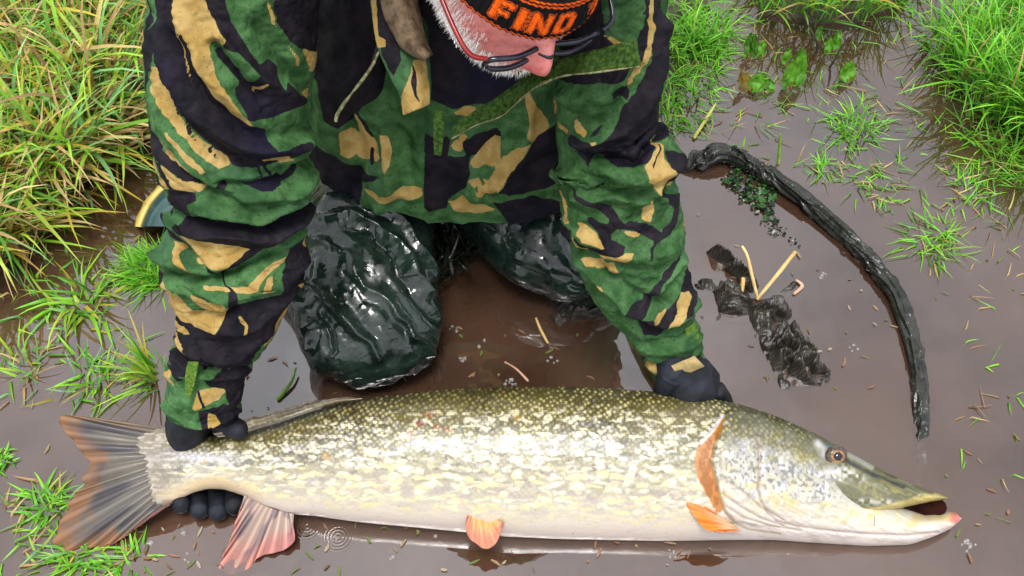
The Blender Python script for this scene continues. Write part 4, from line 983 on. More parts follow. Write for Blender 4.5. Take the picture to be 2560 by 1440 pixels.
# ---- thin pieces of cloth between two edges
def strip(name, A, B, dA, dB, mat, parent, m=30, n=60, bulge=0.0, noise=.003, seed=0, thick=.003, patches=None, print_seed=None):
    A, B = arc_resample(A, n), arc_resample(B, n)
    s = np.linspace(0, 1, m)
    P = A[None] * (1 - s)[:, None, None] + B[None] * s[:, None, None]
    dA, dB = np.interp(np.linspace(0, 1, n), np.linspace(0, 1, len(dA)), dA), np.interp(np.linspace(0, 1, n), np.linspace(0, 1, len(dB)), dB)
    D = dA[None] * (1 - s)[:, None] + dB[None] * s[:, None] - bulge * np.sin(np.pi * s)[:, None] + noise * fbm(P / 30, 3, seed)
    G = at_d(P[..., 0], P[..., 1], D)
    at = None
    if patches is not None:
        a, b = camo_fields(P, patches, seed)
        at = {'tan': a.ravel(), 'dark': b.ravel()}
    o = add_mesh(name, G, grid_faces(m, n), mat, attrs=at)
    solidify(o, thick)
    return put(o, parent)
velcro = noisy('loop tape', (.016, .040, .008), (.050, .095, .018), 220, .95, .8, 700, .003, .1)
lime = noisy('yellow-green tape', (.05, .11, .015), (.11, .18, .03), 300, .95, .8, 700, .003, .1)
edge_m = noisy('pale hem edge', (.05, .06, .02), (.20, .18, .09), 160, .9)  # pale colour paints in the rim light along the collar edge
COLLAR = [('t', [(1010, 290), (1005, 240), (1020, 200), (1030, 150), (1062, 150), (1075, 260)]), ('d', [(1030, 155), (1042, 200), (1040, 235), (1050, 258), (1036, 240), (1028, 200)]), ('d', [(930, -20), (985, -20), (990, 90), (1005, 150), (985, 190), (955, 140)]), ('t', [(925, -20), (940, -20), (945, 90), (965, 100), (965, 120), (940, 120)])]
strip('collar_flap', [(925, -40), (930, 40), (945, 120), (975, 190), (1000, 240), (1009, 288)], [(1060, -40), (1066, 40), (1070, 110), (1074, 170), (1076, 220), (1072, 262)], [1.17, 1.15, 1.145, 1.15, 1.16, 1.17], [1.20, 1.19, 1.18, 1.17, 1.165, 1.17], camo_m, jacket, bulge=.012, seed=4, patches=COLLAR)
strip('collar_flap', [(946, 105), (920, 180), (880, 232), (838, 296)], [(965, 150), (950, 230), (900, 268), (846, 312)], [1.15, 1.14, 1.14, 1.15], [1.18, 1.19, 1.185, 1.16], camo_m, jacket, seed=6, patches=[('d', [(800, 50), (1000, 50), (1000, 330), (800, 330)])])
ep = [(946, 130), (934, 158), (912, 192), (884, 228), (858, 262), (842, 290), (840, 304)]
tube_obj('collar_edge', [at_d(np.array(float(a)), np.array(float(b)), 1.137) for a, b in ep], [.001, .0014, .0015, .0015, .0018, .0022, .0016], edge_m, jacket, n=8, m=60, wob=.0008)
strip('storm_flap', [(1590, 100), (1480, 128), (1400, 150), (1330, 180), (1285, 215), (1215, 262), (1160, 295), (1128, 325)], [(1600, 165), (1490, 180), (1405, 190), (1345, 214), (1310, 240), (1255, 288), (1190, 312), (1130, 345)], [1.03, 1.05, 1.07, 1.10, 1.13, 1.155, 1.17, 1.18], [1.025, 1.045, 1.06, 1.09, 1.12, 1.15, 1.165, 1.18], velcro, jacket, n=100, noise=.006, seed=8, thick=.004)
fe = [(1598, 166), (1490, 181), (1405, 191), (1345, 215), (1310, 241), (1255, 289), (1190, 313), (1130, 347)]
tube_obj('flap_edge', [at_d(np.array(float(a)), np.array(float(b)), dd_) for (a, b), dd_ in zip(fe, [1.023, 1.043, 1.058, 1.088, 1.118, 1.148, 1.163, 1.178])], .0010, edge_m, jacket, n=8, m=80, wob=.001)
strip('tape_tab', [(1086, 275), (1084, 330), (1086, 386)], [(1110, 275), (1110, 330), (1104, 388)], [1.19, 1.20, 1.215], [1.19, 1.20, 1.215], velcro, jacket, thick=.004)
strip('cuff_tab', [(470, 905), (463, 945), (466, 990)], [(497, 905), (490, 945), (478, 990)], [1.205, 1.212, 1.22], [1.205, 1.212, 1.22], lime, jacket, thick=.003)
strip('cuff_tab', [(1712, 822), (1716, 845), (1722, 872)], [(1735, 806), (1745, 835), (1748, 858)], [1.283, 1.29, 1.297], [1.29, 1.297, 1.302], lime, jacket, thick=.003)
strap = noisy('tan strap', (.24, .17, .06), (.33, .25, .11), 120, .85, .4, 600, .001)
strip('cuff_strap', [(1678, 914), (1700, 905), (1735, 890)], [(1697, 946), (1725, 930), (1760, 914)], [1.285, 1.28, 1.285], [1.30, 1.295, 1.30], strap, jacket, thick=.003, bulge=.004)
# brown padded collar of the layer below
pad = noisy('brown suede', (.085, .055, .034), (.19, .135, .085), 70, .95, .8, 260, .003, .15)
strip('inner_collar', [(948, -40), (962, 30), (985, 80), (1012, 120), (1062, 147)], [(1030, -40), (1042, 10), (1052, 60), (1062, 105), (1078, 140)], [1.155, 1.15, 1.145, 1.14, 1.14], [1.16, 1.155, 1.15, 1.145, 1.14], pad, jacket, bulge=.022, thick=.006, seed=13)

# ---- waterproof trousers
M = MB('wet waterproof cloth', .16, .6)
c = M.co()
M.color(M.mix(M.ramp(M.noise(30, c, 4), .35, .7), (.004, .009, .007), (.012, .024, .017)))
M.rough(M.ramp(M.noise(70, c, 4), .42, .62, .08, .42))
M.bump(M.noise(22, c, 3), .35, .006)
M.bump(M.math('ABSOLUTE', M.math('SUBTRACT', M.noise(14, c, 4, .6), .5)), .2, .02)
M.bump(M.noise(330, c, 3), .12, .001)
wet_m = M.m
FT = [([(780, 590), (880, 600), (980, 660), (1070, 740)], 9, .014), ([(790, 640), (880, 690), (980, 790), (1060, 880)], 9, .016), ([(800, 720), (860, 800), (950, 900)], 9, .014), ([(748, 730), (760, 790), (790, 880)], 7, .016), ([(775, 720), (800, 800), (840, 880)], 8, -.012), ([(900, 560), (1000, 610), (1075, 690)], 8, .012), ([(830, 650), (920, 730), (1010, 840)], 10, -.012), ([(930, 650), (1020, 740), (1080, 800)], 8, -.010)]
ROWS_T = [(470, 800, 1080), (500, 785, 1088), (560, 766, 1085), (620, 756, 1080), (690, 744, 1086), (760, 736, 1100), (820, 745, 1110), (870, 768, 1108), (905, 800, 1095), (935, 840, 1065), (952, 880, 1030), (962, 930, 985)]
g = cloth_tube(ROWS_T, ([470, 560, 700, 960], [1.56, 1.47, 1.42, 1.40]), folds=[(a, b * 1.35, c_ * .6) for a, b, c_ in FT], seed=31, wr=.004, thick=.62, m=260, crease=0, wander=12)
trousers = cloth_obj('trousers', *g, person, wet_m)
FT2 = [([(1240, 560), (1320, 640), (1420, 700)], 10, .010), ([(1280, 540), (1380, 620), (1450, 700)], 9, -.010), ([(1200, 580), (1300, 680), (1400, 725)], 10, -.008)]
kn = np.array([(1200, 430, 90), (1240, 490, 112), (1290, 550, 112), (1350, 620, 98), (1410, 672, 76), (1455, 706, 58), (1485, 728, 36), (1500, 738, 8)], float)
C = at_d(kn[:, 0], kn[:, 1], np.array([1.62, 1.56, 1.51, 1.48, 1.465, 1.46, 1.46, 1.46]))
G = tube(C, kn[:, 2] * 1.72 / FPX, n=120, m=160, cap=False)
G = G + ((.006 * fbm(G * np.array([18, 18, 18]), 3, 41) + .004 * (1 - np.abs(vnoise(G * np.array([30, 14, 60]), 43))) ** 2))[..., None] * grid_normals(G, True)
put(add_mesh('trouser_leg', G, grid_faces(160, 120, True), wet_m), trousers)
th_, ph_ = np.meshgrid(np.linspace(0, 2 * np.pi, 60, endpoint=False), np.linspace(-np.pi / 2, np.pi / 2, 40))
G = np.stack([.21 * np.cos(ph_) * np.cos(th_) - .05, .17 * np.cos(ph_) * np.sin(th_) + 1.17, .15 * np.sin(ph_) + .12], -1)
G = G + (.012 * fbm(G * 16, 3, 55))[..., None] * grid_normals(G, True)
put(add_mesh('trouser_seat', G, grid_faces(40, 60, True), wet_m), trousers)
for q in ([(-.21, .80, .02), (-.30, .92, .03), (-.42, 1.03, .045), (-.50, 1.09, .05)], [(.10, .88, .02), (.12, 1.05, .03), (.16, 1.25, .04)]):
    G = tube(np.array(q), [.062, .060, .052, .046][:len(q)], n=60, m=80)
    G = G + (.005 * fbm(G * 22, 3, 51))[..., None] * grid_normals(G, True)
    put(add_mesh('trouser_shin', G, grid_faces(G.shape[0], 60, True), wet_m), trousers)

# ---- wellington boot with a yellow sole, toe down behind him
rub = noisy('green rubber', (.020, .050, .050), (.035, .075, .072), 14, .22, .15, 60, .003)
sole_m = noisy('yellow rubber', (.46, .32, .07), (.58, .42, .12), 30, .5, .3, 120, .002)
bo = at_z(np.array(448.), np.array(562.), 0.0)
def boot_prof(s):                                              # toe cap: height over its length
    return np.sqrt(np.clip(1 - (1 - s) ** 2.2, 0, 1))
def boot_pt(px, py, d): return at_d(np.array(float(px)), np.array(float(py)), d)
arc = [(334, 566), (342, 540), (358, 510), (380, 480), (405, 458), (440, 442), (500, 432)]
inn = [(352, 568), (360, 545), (374, 516), (394, 490), (416, 470), (446, 456), (500, 448)]
rim = []
A = at_d(*np.array([(a, b) for a, b in arc], float).T, 1.60)
Bq = at_d(*np.array([(a, b) for a, b in inn], float).T, 1.575)
A, Bq = arc_resample(A, 60), arc_resample(Bq, 60)
dn = FWD * .02
wv = (.0025 * np.sin(np.linspace(0, 26, 60)))[:, None] * (A - Bq) / np.linalg.norm(A - Bq, axis=1, keepdims=True)
ring = np.stack([A + wv, A * .5 + Bq * .5 - FWD * .006, Bq - FWD * .004, Bq + dn, A + dn], 1)
boot = put(add_mesh('boot_sole', ring, grid_faces(60, 5, True), sole_m, smooth=False), person)
boot.name = 'boot'
hub = at_d(np.array(470.), np.array(572.), 1.585)
s = np.linspace(0, 1, 24)
prof = Bq[None] * (1 - s)[:, None, None] + hub[None, None] * s[:, None, None] - FWD * (.045 * np.sin(np.pi * .5 * np.minimum(1, s * 1.6)) ** .8)[:, None, None]
prof = prof - FWD * (.0035 * np.exp(-((s - .30) / .035) ** 2))[:, None, None]
put(add_mesh('boot_upper', prof, grid_faces(24, 60), rub), boot)

# ---- gloves
M = MB('neoprene glove', .55, .3)
c = M.co()
M.color(M.mix(M.ramp(M.noise(40, c, 3), .4, .65), (.003, .0035, .006), (.009, .011, .019)))
M.bump(M.voro(900, c, .3), .5, .0012)
M.bump(M.noise(35, c, 3), .4, .004)
glove_m = M.m
def hand(name, parent, wrist, palm_end, side, fingers, thumb, rw=.034, rp=.043):
    """one glove: forearm cuff, palm, four fingers and a thumb, all tapered chains joined into one mesh"""
    wrist, palm_end, side = map(np.asarray, (wrist, palm_end, side))
    grids = []
    mid = wrist * .45 + palm_end * .55
    ax = palm_end - wrist
    ax = ax / np.linalg.norm(ax)
    grids.append((tube([wrist - ax * .015, wrist, mid, palm_end, palm_end + ax * .012], [rw, rw, rp, rp * .96, rp * .5], n=40, m=40, wob=.002, flat=.66), True))
    for ch in fingers:
        grids.append((tube(ch, ([.0125, .0120, .0108, .0092] if len(ch) == 4 else [.0135, .0135, .0140, .0140, .0115]), n=20, m=30, wob=.0008), True))
    grids.append((tube(thumb, [.017, .0145, .0125, .0105][:len(thumb)], n=20, m=30, wob=.0008), True))
    V, F = join_grids(grids)
    return put(add_mesh(name, V, F, glove_m), parent)
def D(px, py, d): return at_d(np.array(float(px)), np.array(float(py)), d)
f1 = []
for k, (x0, x1) in enumerate(((440, 452), (480, 500), (520, 545), (556, 588))):
    f1.append([D(x0, 1060, 1.345), D((x0 + x1) / 2, 1140, 1.395), D(x1 - 4, 1222, 1.365), D(x1 - 2, 1244, 1.33), D(x1, (1262, 1279, 1284, 1268)[k], 1.300)])
hand('glove', person, D(496, 1010, 1.29), D(468, 1060, 1.325), (1, 0, 0), f1, [D(520, 1030, 1.29), D(556, 1056, 1.29), D(590, 1070, 1.285), D(606, 1078, 1.28)])
f2 = []
for k, (x0, x1) in enumerate(((1690, 1660), (1720, 1700), (1752, 1745), (1780, 1800))):
    f2.append([D(x0 + 10, 975, 1.325), D((x0 + x1) / 2 + 20, 1010, 1.355), D(x1 + 10, 1060, 1.40), D(x1, 1110, 1.415)])
hand('glove', person, D(1700, 925, 1.315), D(1750, 985, 1.335), (1, 0, 0), f2, [D(1680, 940, 1.30), D(1665, 965, 1.31), D(1655, 990, 1.33)], rw=.033, rp=.042)

# ---- head
Hc = at_d(np.array(1268.), np.array(-150.), 1.02)
cdir = CAM - Hc; cdir /= np.linalg.norm(cdir)
iup = UPV - (UPV @ cdir) * cdir; iup /= np.linalg.norm(iup)
irt = np.cross(iup, cdir)
HU = cdir * .80 + iup * .56 + irt * .34; HU /= np.linalg.norm(HU)          # crown
HF = -iup * 1.0 + irt * .36 + cdir * .30
HF = HF - (HF @ HU) * HU; HF /= np.linalg.norm(HF)                           # face
HS = np.cross(HF, HU)                                                         # his left (to the right in view)
HS *= np.sign(HS @ irt)
def HW(q): q = np.asarray(q, float); return Hc + q[..., :1] * HS + q[..., 1:2] * HF + q[..., 2:3] * HU
la = np.linspace(-np.pi / 2, np.pi / 2, 110)
lo = np.linspace(0, 2 * np.pi, 160, endpoint=False)
LA, LO = np.meshgrid(la, lo, indexing='ij')
q = np.stack([.077 * np.cos(LA) * np.sin(LO), .097 * np.cos(LA) * np.cos(LO), .118 * np.sin(LA)], -1)
low = sstep(0, -.10, q[..., 2])
q[..., 0] *= 1.06 - .14 * low
q[..., 1] += .024 * low * sstep(-.02, .06, q[..., 1])
fr = sstep(.0, .06, q[..., 1])
def bump3(c0, r, a): return a * np.exp(-(((q - np.array(c0)) / np.array(r)) ** 2).sum(-1))
q[..., 1] += fr * (bump3((0, .09, -.022), (.012, .06, .024), .024) + bump3((0, .09, -.044), (.020, .06, .018), .016) + bump3((0, .09, .028), (.05, .05, .012), .008) + bump3((0, .09, -.075), (.028, .05, .007), .006) + bump3((0, .09, -.085), (.025, .05, .007), .005) + bump3((0, .09, -.115), (.035, .07, .022), .022) - bump3((.032, .085, .004), (.016, .05, .012), .010) - bump3((-.032, .085, .004), (.016, .05, .012), .010))
q[..., 0] += np.sign(q[..., 0]) * (bump3((.05, .06, -.03), (.03, .04, .025), .006) + bump3((-.05, .06, -.03), (.03, .04, .025), .006))
skc = np.broadcast_to(np.array((.66, .24, .22)), q.shape).copy()
red = (bump3((0, .11, -.045), (.02, .06, .02), .8) + bump3((.045, .07, -.03), (.03, .05, .03), .5) + bump3((-.045, .07, -.03), (.03, .05, .03), .35) + .25 * fbm(q * 60, 3, 2)).clip(0, 1)
skc = skc * (1 - red[..., None]) + np.array((.56, .12, .12)) * red[..., None]
bw_ = sstep(-.045, -.075, q[..., 2] + .5 * np.abs(q[..., 0]) * 0) * sstep(-.03, .0, q[..., 1])
bw_ = np.maximum(bw_, sstep(.066, .080, np.abs(q[..., 0])) * sstep(.03, .0, q[..., 2]))
skc = skc * (1 - .6 * bw_[..., None]) + np.array((.72, .55, .52)) * .6 * bw_[..., None]
lip = bump3((0, .1, -.080), (.026, .06, .009), .9).clip(0, 1)
skc = skc * (1 - lip[..., None]) + np.array((.38, .08, .09)) * lip[..., None]
M = MB('skin', .42, .45)
M.color(M.mix(M.ramp(M.noise(160, None, 4), .4, .7), M.attr('Col', 'Color'), M.mix(1.0, M.attr('Col', 'Color'), (.80, .66, .66), 'MULTIPLY')))
M.bump(M.noise(500, None, 3), .3, .001)
M.b.inputs['Subsurface Weight'].default_value = .12
M.b.inputs['Subsurface Radius'].default_value = (.01, .004, .002)
skin2 = M.m
neck = tube([HW((0, -.03, -.02)), HW((0, -.06, -.09)), np.array([.01, 1.03, .72]), np.array([.01, 1.12, .60]), np.array([0, 1.18, .3])], [.055, .055, .06, .06, .06], n=160, m=60, cap=False)
Vh, Fh = join_grids([(HW(q), True), (neck, True)])
colr = np.vstack([skc.reshape(-1, 3), np.broadcast_to(np.array((.60, .24, .20)), (60 * 160, 3))])
headm = put(add_mesh('body', Vh, Fh, skin2, attrs={'Col': colr}), person)
for sx in (-1, 1):                                             # ears and eyes
    e = tube([HW((sx * .076, -.005, .018)), HW((sx * .088, -.016, .008)), HW((sx * .088, -.016, -.018)), HW((sx * .078, -.004, -.036))], [.006, .010, .010, .006], n=14, m=24)
    put(add_mesh('ear', e, grid_faces(e.shape[0], 14, True), skin2, attrs={'Col': np.broadcast_to(np.array((.62, .20, .18)), (e.shape[0] * 14, 3))}), headm)
    th_, ph_ = np.meshgrid(np.linspace(0, 2 * np.pi, 20, endpoint=False), np.linspace(-np.pi / 2, np.pi / 2, 12))
    sp = np.stack([np.cos(ph_) * np.sin(th_), np.cos(ph_) * np.cos(th_), np.sin(ph_)], -1) * .0115 + np.array([sx * .032, .072, .002])
    put(add_mesh('eye', HW(sp), grid_faces(12, 20, True), noisy('eye white', (.6, .56, .52), (.7, .66, .6), 50, .1)), headm)

# ---- beard and moustache: short white hairs
def hairs(n, test, lmin, lmax, seed):
    r = np.random.default_rng(seed)
    V, F, Cc = [], [], []
    flat = q.reshape(-1, 3)
    nn = grid_normals(q, True).reshape(-1, 3)
    nn *= np.sign((flat * nn).sum(1, keepdims=True))
    w = np.array([test(p_) for p_ in flat])
    idx = r.choice(len(flat), n, p=w / w.sum())
    base = flat[idx] + r.normal(0, .0016, (n, 3))
    nrm = nn[idx]
    fl = np.stack([nrm[:, 0] * .3, nrm[:, 1] * .2 + .0, np.full(n, -1.0)], 1) * .55
    dirn = nrm + fl + r.normal(0, .35, (n, 3))
    dirn /= np.linalg.norm(dirn, axis=1, keepdims=True)
    L = r.uniform(lmin, lmax, n)[:, None]
    side = np.cross(dirn, r.normal(0, 1, (n, 3)))
    side /= np.linalg.norm(side, axis=1, keepdims=True)
    wd = .00035
    tip = base + dirn * L + np.array([0, 0, -.25]) * L
    midp = base + dirn * L * .55
    pts = np.stack([base - side * wd, base + side * wd, midp - side * wd * .8, midp + side * wd * .8, tip], 1)
    Vv = HW(pts.reshape(-1, 3))
    b = np.arange(n)[:, None] * 5
    Fq = np.concatenate([b + np.array([[0, 1, 3]]), b + np.array([[0, 3, 2]]), b + np.array([[2, 3, 4]])], 0)
    return Vv, Fq.astype(np.int32)
def beard_w(p_):
    s_, f_, u_ = p_
    if f_ < -.035 or u_ > .035: return 0
    jaw = -.035 - .4 * max(0, .07 - abs(s_)) if abs(s_) < .05 else -.02 + .9 * (abs(s_) - .05)
    a = 1.0 if u_ < jaw - .02 else (.35 if u_ < jaw else .0)
    if abs(s_) < .03 and f_ > .05 and -.072 < u_ < -.058: a = .8
    if abs(s_) < .024 and f_ > .06 and -.092 < u_ < -.072: a = 0
    if abs(s_) > .070 and u_ < .03: a = max(a, .55)
    return a
Vb, Fb = hairs(17000, beard_w, .004, .009, 5)
bm = noisy('white beard', (.62, .58, .55), (.80, .78, .76), 300, .6)
put(add_mesh('beard', Vb, Fb, bm, smooth=False), headm)

# ---- knitted cap with a turned-up band and orange lettering
BR = .014                                                       # height of the band's lower edge over the head's centre
vv = np.linspace(0, 1, 150)
ll = np.linspace(-np.pi, np.pi, 420, endpoint=False)
VV, LL = np.meshgrid(vv, ll, indexing='ij')
band = .38
hgt = np.where(VV < band, VV / band * .058, .058 + .062 * np.sin((VV - band) / (1 - band) * np.pi / 2))
rad = np.where(VV < band, 1.0, np.cos(np.clip((VV - band) / (1 - band), 0, 1) * np.pi / 2) ** .75)
edge_r = 1 - .10 * np.exp(-VV / .012) - .07 * sstep(.34, .39, VV) * (VV > .3)
scl = rad * edge_r * (1.0 - .10 * np.clip(VV / band, 0, 1) ** 2)
qc = np.stack([.0935 * scl * np.sin(LL), .1125 * scl * np.cos(LL), BR + hgt - .010 * np.cos(LL) * (1 - VV)], -1)
rib = .0007 * np.sin(LL * 90)
nrm = grid_normals(qc, True)
nrm *= np.sign((qc * nrm).sum(-1, keepdims=True))
qc = qc + (rib + .0012 * fbm(qc * 90, 2, 8))[..., None] * nrm
deg = np.degrees(LL)
LP = np.stack([deg, VV * 100], -1)                              # degrees round the cap, hundredths up
TX = -17.0                                                        # centre of the word in degrees
L_ = []
def letter(x, strokes):
    for s_ in strokes: L_.append([(x + a * 1.0, 9.5 + b * 16.5) for a, b in s_])
letter(TX - 28, [[(0, 0), (4.6, 0), (4.6, 1), (0, 1)], [(0, .76), (12, .76), (12, 1), (0, 1)], [(0, .36), (10.5, .36), (10.5, .6), (0, .6)]])
letter(TX - 13.5, [[(0, 0), (5, 0), (5, 1), (0, 1)]])
letter(TX - 6, [[(0, 0), (4.4, 0), (4.4, 1), (0, 1)], [(0, 1), (4.6, 1), (14, 0), (9.4, 0)], [(9.6, 0), (14, 0), (14, 1), (9.6, 1)]])
letter(TX + 10.5, [[(0, 0), (4.4, 0), (4.4, 1), (0, 1)], [(0, 0), (10, 0), (12, .2), (0, .24)], [(0, .76), (12, .8), (10, 1), (0, 1)], [(8.2, .05), (12.6, .2), (12.6, .8), (8.2, .95)]])
letter(TX + 34, [[(0, .5), (3.6, .5), (2.6, 1), (-1, 1)], [(7, 0), (10.5, 0), (8.5, 1), (5, 1)]])
tx = np.full(LP.shape[:-1], -5.0)
for p_ in L_:
    tx = np.maximum(tx, poly_sd(LP, p_, 5))
vv_ = VV * 100
lines = np.maximum.reduce([.75 - np.abs(vv_ - c_) for c_ in (2.6, 5.0, 31.0, 33.4)])
M = MB('knitted wool', .95, .2)
fz = M.math('MULTIPLY', M.math('SUBTRACT', M.noise(900, None, 2), .5), 1.4)
k = M.ramp(M.math('ADD', M.attr('word'), fz), -.25, .35)
k2 = M.math('MULTIPLY', M.ramp(M.math('ADD', M.attr('lines'), fz), -.2, .4), .8)
cc = M.mix(M.math('MAXIMUM', k, k2), (.004, .004, .005), M.mix(M.ramp(M.noise(500, None, 2), .35, .65), (.78, .085, .004), (.92, .15, .008)))
M.color(cc)
M.bump(M.noise(800, None, 2), .7, .002)
capo = put(add_mesh('cap', HW(qc), grid_faces(150, 420, True), M.m, attrs={'word': tx.ravel(), 'lines': lines.ravel()}), person)

# ---- spectacles
redm = noisy('red plastic', (.13, .004, .004), (.19, .006, .006), 60, .25)
blk = noisy('black frame', (.006, .006, .012), (.016, .016, .03), 60, .12)
gl = empty('glasses', tuple(HW((0, .1, 0))))
put(gl, person)
def tb(name, pts, r, mat, par, **k): return tube_obj(name, [HW(p_) for p_ in pts], r, mat, par, **k)
LEN_Z = -.012
for sx in (-1, 1):
    lens_c = np.array([sx * .034, .112, LEN_Z - .012])
    th_ = np.linspace(0, 2 * np.pi, 25)
    loop = [lens_c + np.array([.029 * np.sign(np.cos(a)) * abs(np.cos(a)) ** .6, -.006 * abs(np.cos(a)), .011 * np.sign(np.sin(a)) * abs(np.sin(a)) ** .6]) for a in th_]
    tb('rim', loop, .0029, blk, gl, n=8, m=100, cap=False)
    tb('temple', [(sx * .066, .107, LEN_Z), (sx * .081, .098, LEN_Z + .001), (sx * .0865, .07, LEN_Z + .004), (sx * .087, .02, LEN_Z + .007), (sx * .084, -.02, LEN_Z + .002)], [.0024, .0026, .0026, .0024, .002], redm if sx < 0 else blk, gl, n=8, m=60)
tb('bridge', [(-.008, .112, LEN_Z - .006), (0, .120, LEN_Z - .003), (.008, .112, LEN_Z - .006)], .002, blk, gl, n=8, m=16)
for k in range(9):                                               # small white maker's lettering along the red temple
    a = .090 - k * .0042
    tb('temple_letter', [(-.0916, a, LEN_Z + .003 - .0005), (-.0922, a - .001, LEN_Z + .0055)], .00045, noisy('white print', (.8, .8, .8), (.9, .9, .9), 20, .5) if k == 0 else bpy.data.materials['white print'], gl, n=6, m=4)

# ================================================================== grass
M = MB('grass blade', .38, .5)
M.color(M.attr('Col', 'Color'))
tl = M.N('ShaderNodeBsdfTranslucent')
M.link(M.attr('Col', 'Color'), tl.inputs[0])
mx = M.N('ShaderNodeMixShader')
mx.inputs[0].default_value = .42
M.link(M.b.outputs[0], mx.inputs[1]); M.link(tl.outputs[0], mx.inputs[2])
M.link(mx.outputs[0], M.n['Material Output'].inputs[0])
grass_m = M.m
PAL = {
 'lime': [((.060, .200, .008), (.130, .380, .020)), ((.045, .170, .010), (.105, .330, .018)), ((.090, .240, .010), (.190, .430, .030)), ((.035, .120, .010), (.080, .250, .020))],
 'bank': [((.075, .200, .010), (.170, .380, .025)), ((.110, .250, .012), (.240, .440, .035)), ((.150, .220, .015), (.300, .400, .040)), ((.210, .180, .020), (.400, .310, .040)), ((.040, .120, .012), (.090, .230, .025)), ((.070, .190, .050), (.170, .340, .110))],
 'straw': [((.200, .120, .040), (.400, .280, .120)), ((.150, .090, .040), (.300, .180, .080)), ((.260, .180, .060), (.500, .380, .170))],
 'dark': [((.006, .010, .006), (.014, .022, .012)), ((.012, .012, .008), (.03, .03, .02))],
}
def px_in(poly, n, rng):
    poly = np.array(poly, float)
    lo, hi = poly.min(0), poly.max(0)
    out = np.zeros((0, 2))
    while len(out) < n:
        p = rng.uniform(lo, hi, (n * 3, 2))
        out = np.vstack([out, p[poly_sd(p, poly, 1e6) > 0]])
    return out[:n]
def blades(roots, L, W, tilt, curl, az, pals, mix, rng, float_z=True, nseg=6):
    n = len(roots)
    s = np.linspace(0, 1, nseg)
    th = tilt[:, None] + curl[:, None] * s[None] ** 1.3
    dz = np.cos(th) * (L / (nseg - 1))[:, None]
    dr = np.sin(th) * (L / (nseg - 1))[:, None]
    azs = az[:, None] + rng.normal(0, .35, n)[:, None] * s[None]
    dx, dy = dr * np.cos(azs), dr * np.sin(azs)
    c0 = lambda a: np.concatenate([np.zeros((n, 1)), np.cumsum(a[:, :-1], 1)], 1)
    C = roots[:, None] + np.stack([c0(dx), c0(dy), c0(dz)], -1)
    if float_z:
        gzf = np.maximum(ground_z(C[..., :2].reshape(-1, 2)).reshape(n, nseg), 0) + rng.uniform(.001, .004, n)[:, None]
        C[..., 2] = np.where(s[None] > .25, np.maximum(C[..., 2], gzf), C[..., 2])
    side = np.stack([-np.sin(azs), np.cos(azs), np.zeros_like(azs)], -1)
    tw = rng.normal(0, .5, n)[:, None]
    side = side * np.cos(tw)[..., None] + np.array([0, 0, 1.0]) * np.sin(tw)[..., None] * .8
    w = (W[:, None] * np.clip(1.02 - s[None] ** 2.2, .02, 1) * (.65 + .35 * np.minimum(1, s[None] * 4)))[..., None] / 2
    fold = np.array([0, 0, 1.0]) * (w * .35)
    V = np.stack([C - side * w + fold, C, C + side * w + fold], 2)
    pi = [np.array(PAL[p]) for p in pals]
    which = rng.choice(len(pals), n, p=mix)
    ca, cb = np.zeros((n, 3)), np.zeros((n, 3))
    for k, P_ in enumerate(pi):
        m = which == k
        j = rng.integers(0, len(P_), m.sum())
        ca[m], cb[m] = P_[j, 0], P_[j, 1]
    br = rng.uniform(1.0, 1.85, n)[:, None]
    ca, cb = ca * br, cb * br
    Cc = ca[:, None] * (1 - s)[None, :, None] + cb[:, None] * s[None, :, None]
    dead = (rng.random(n) < .25)[:, None] * sstep(.75, 1, s)[None]
    Cc = Cc * (1 - dead[..., None]) + np.array((.36, .24, .06)) * dead[..., None]
    Cc = np.repeat(Cc[:, :, None], 3, 2)
    b = (np.arange(n) * nseg * 3)[:, None, None]
    i = np.arange(nseg - 1)[None, :, None] * 3
    F = np.concatenate([b + i + np.array([0, 1, 4, 3]), b + i + np.array([1, 2, 5, 4])], 1).reshape(-1, 4)
    return V.reshape(-1, 3), F.astype(np.int32), Cc.reshape(-1, 3)
def grass_patch(name, poly, n, L, W, tilt, pals, mix, seed, curl=(.3, 1.6), az=None, az_sd=3.2, zoff=0.0, mat=None):
    r = np.random.default_rng(seed)
    pts = px_in(poly, n, r)
    q = at_z(pts[:, 0], pts[:, 1], 0.0)
    for _ in range(3):
        q = at_z(pts[:, 0], pts[:, 1], np.maximum(ground_z(q[:, :2]), -.015))
    q[:, 2] += zoff
    a = r.uniform(0, 2 * np.pi, n) if az is None else az + r.normal(0, az_sd, n)
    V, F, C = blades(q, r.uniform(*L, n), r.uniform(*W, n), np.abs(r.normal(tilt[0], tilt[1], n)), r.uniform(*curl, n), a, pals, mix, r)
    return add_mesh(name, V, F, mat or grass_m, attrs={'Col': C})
def multi_patch(name, specs, **k):
    Vs, Fs, Cs, off = [], [], [], 0
    for sp in specs:
        o = grass_patch('tmp', *sp[:-1], **sp[-1])
        me = o.data
        V = np.zeros(len(me.vertices) * 3); me.vertices.foreach_get('co', V)
        F = np.zeros(len(me.loops), np.int32); me.loops.foreach_get('vertex_index', F)
        C = np.zeros(len(me.vertices) * 4); me.attributes['Col'].data.foreach_get('color', C)
        Vs.append(V.reshape(-1, 3)); Fs.append(F.reshape(-1, 4) + off); Cs.append(C.reshape(-1, 4)[:, :3])
        off += len(Vs[-1])
        bpy.data.objects.remove(o); bpy.data.meshes.remove(me)
    return add_mesh(name, np.vstack(Vs), np.vstack(Fs), grass_m, attrs={'Col': np.vstack(Cs)})

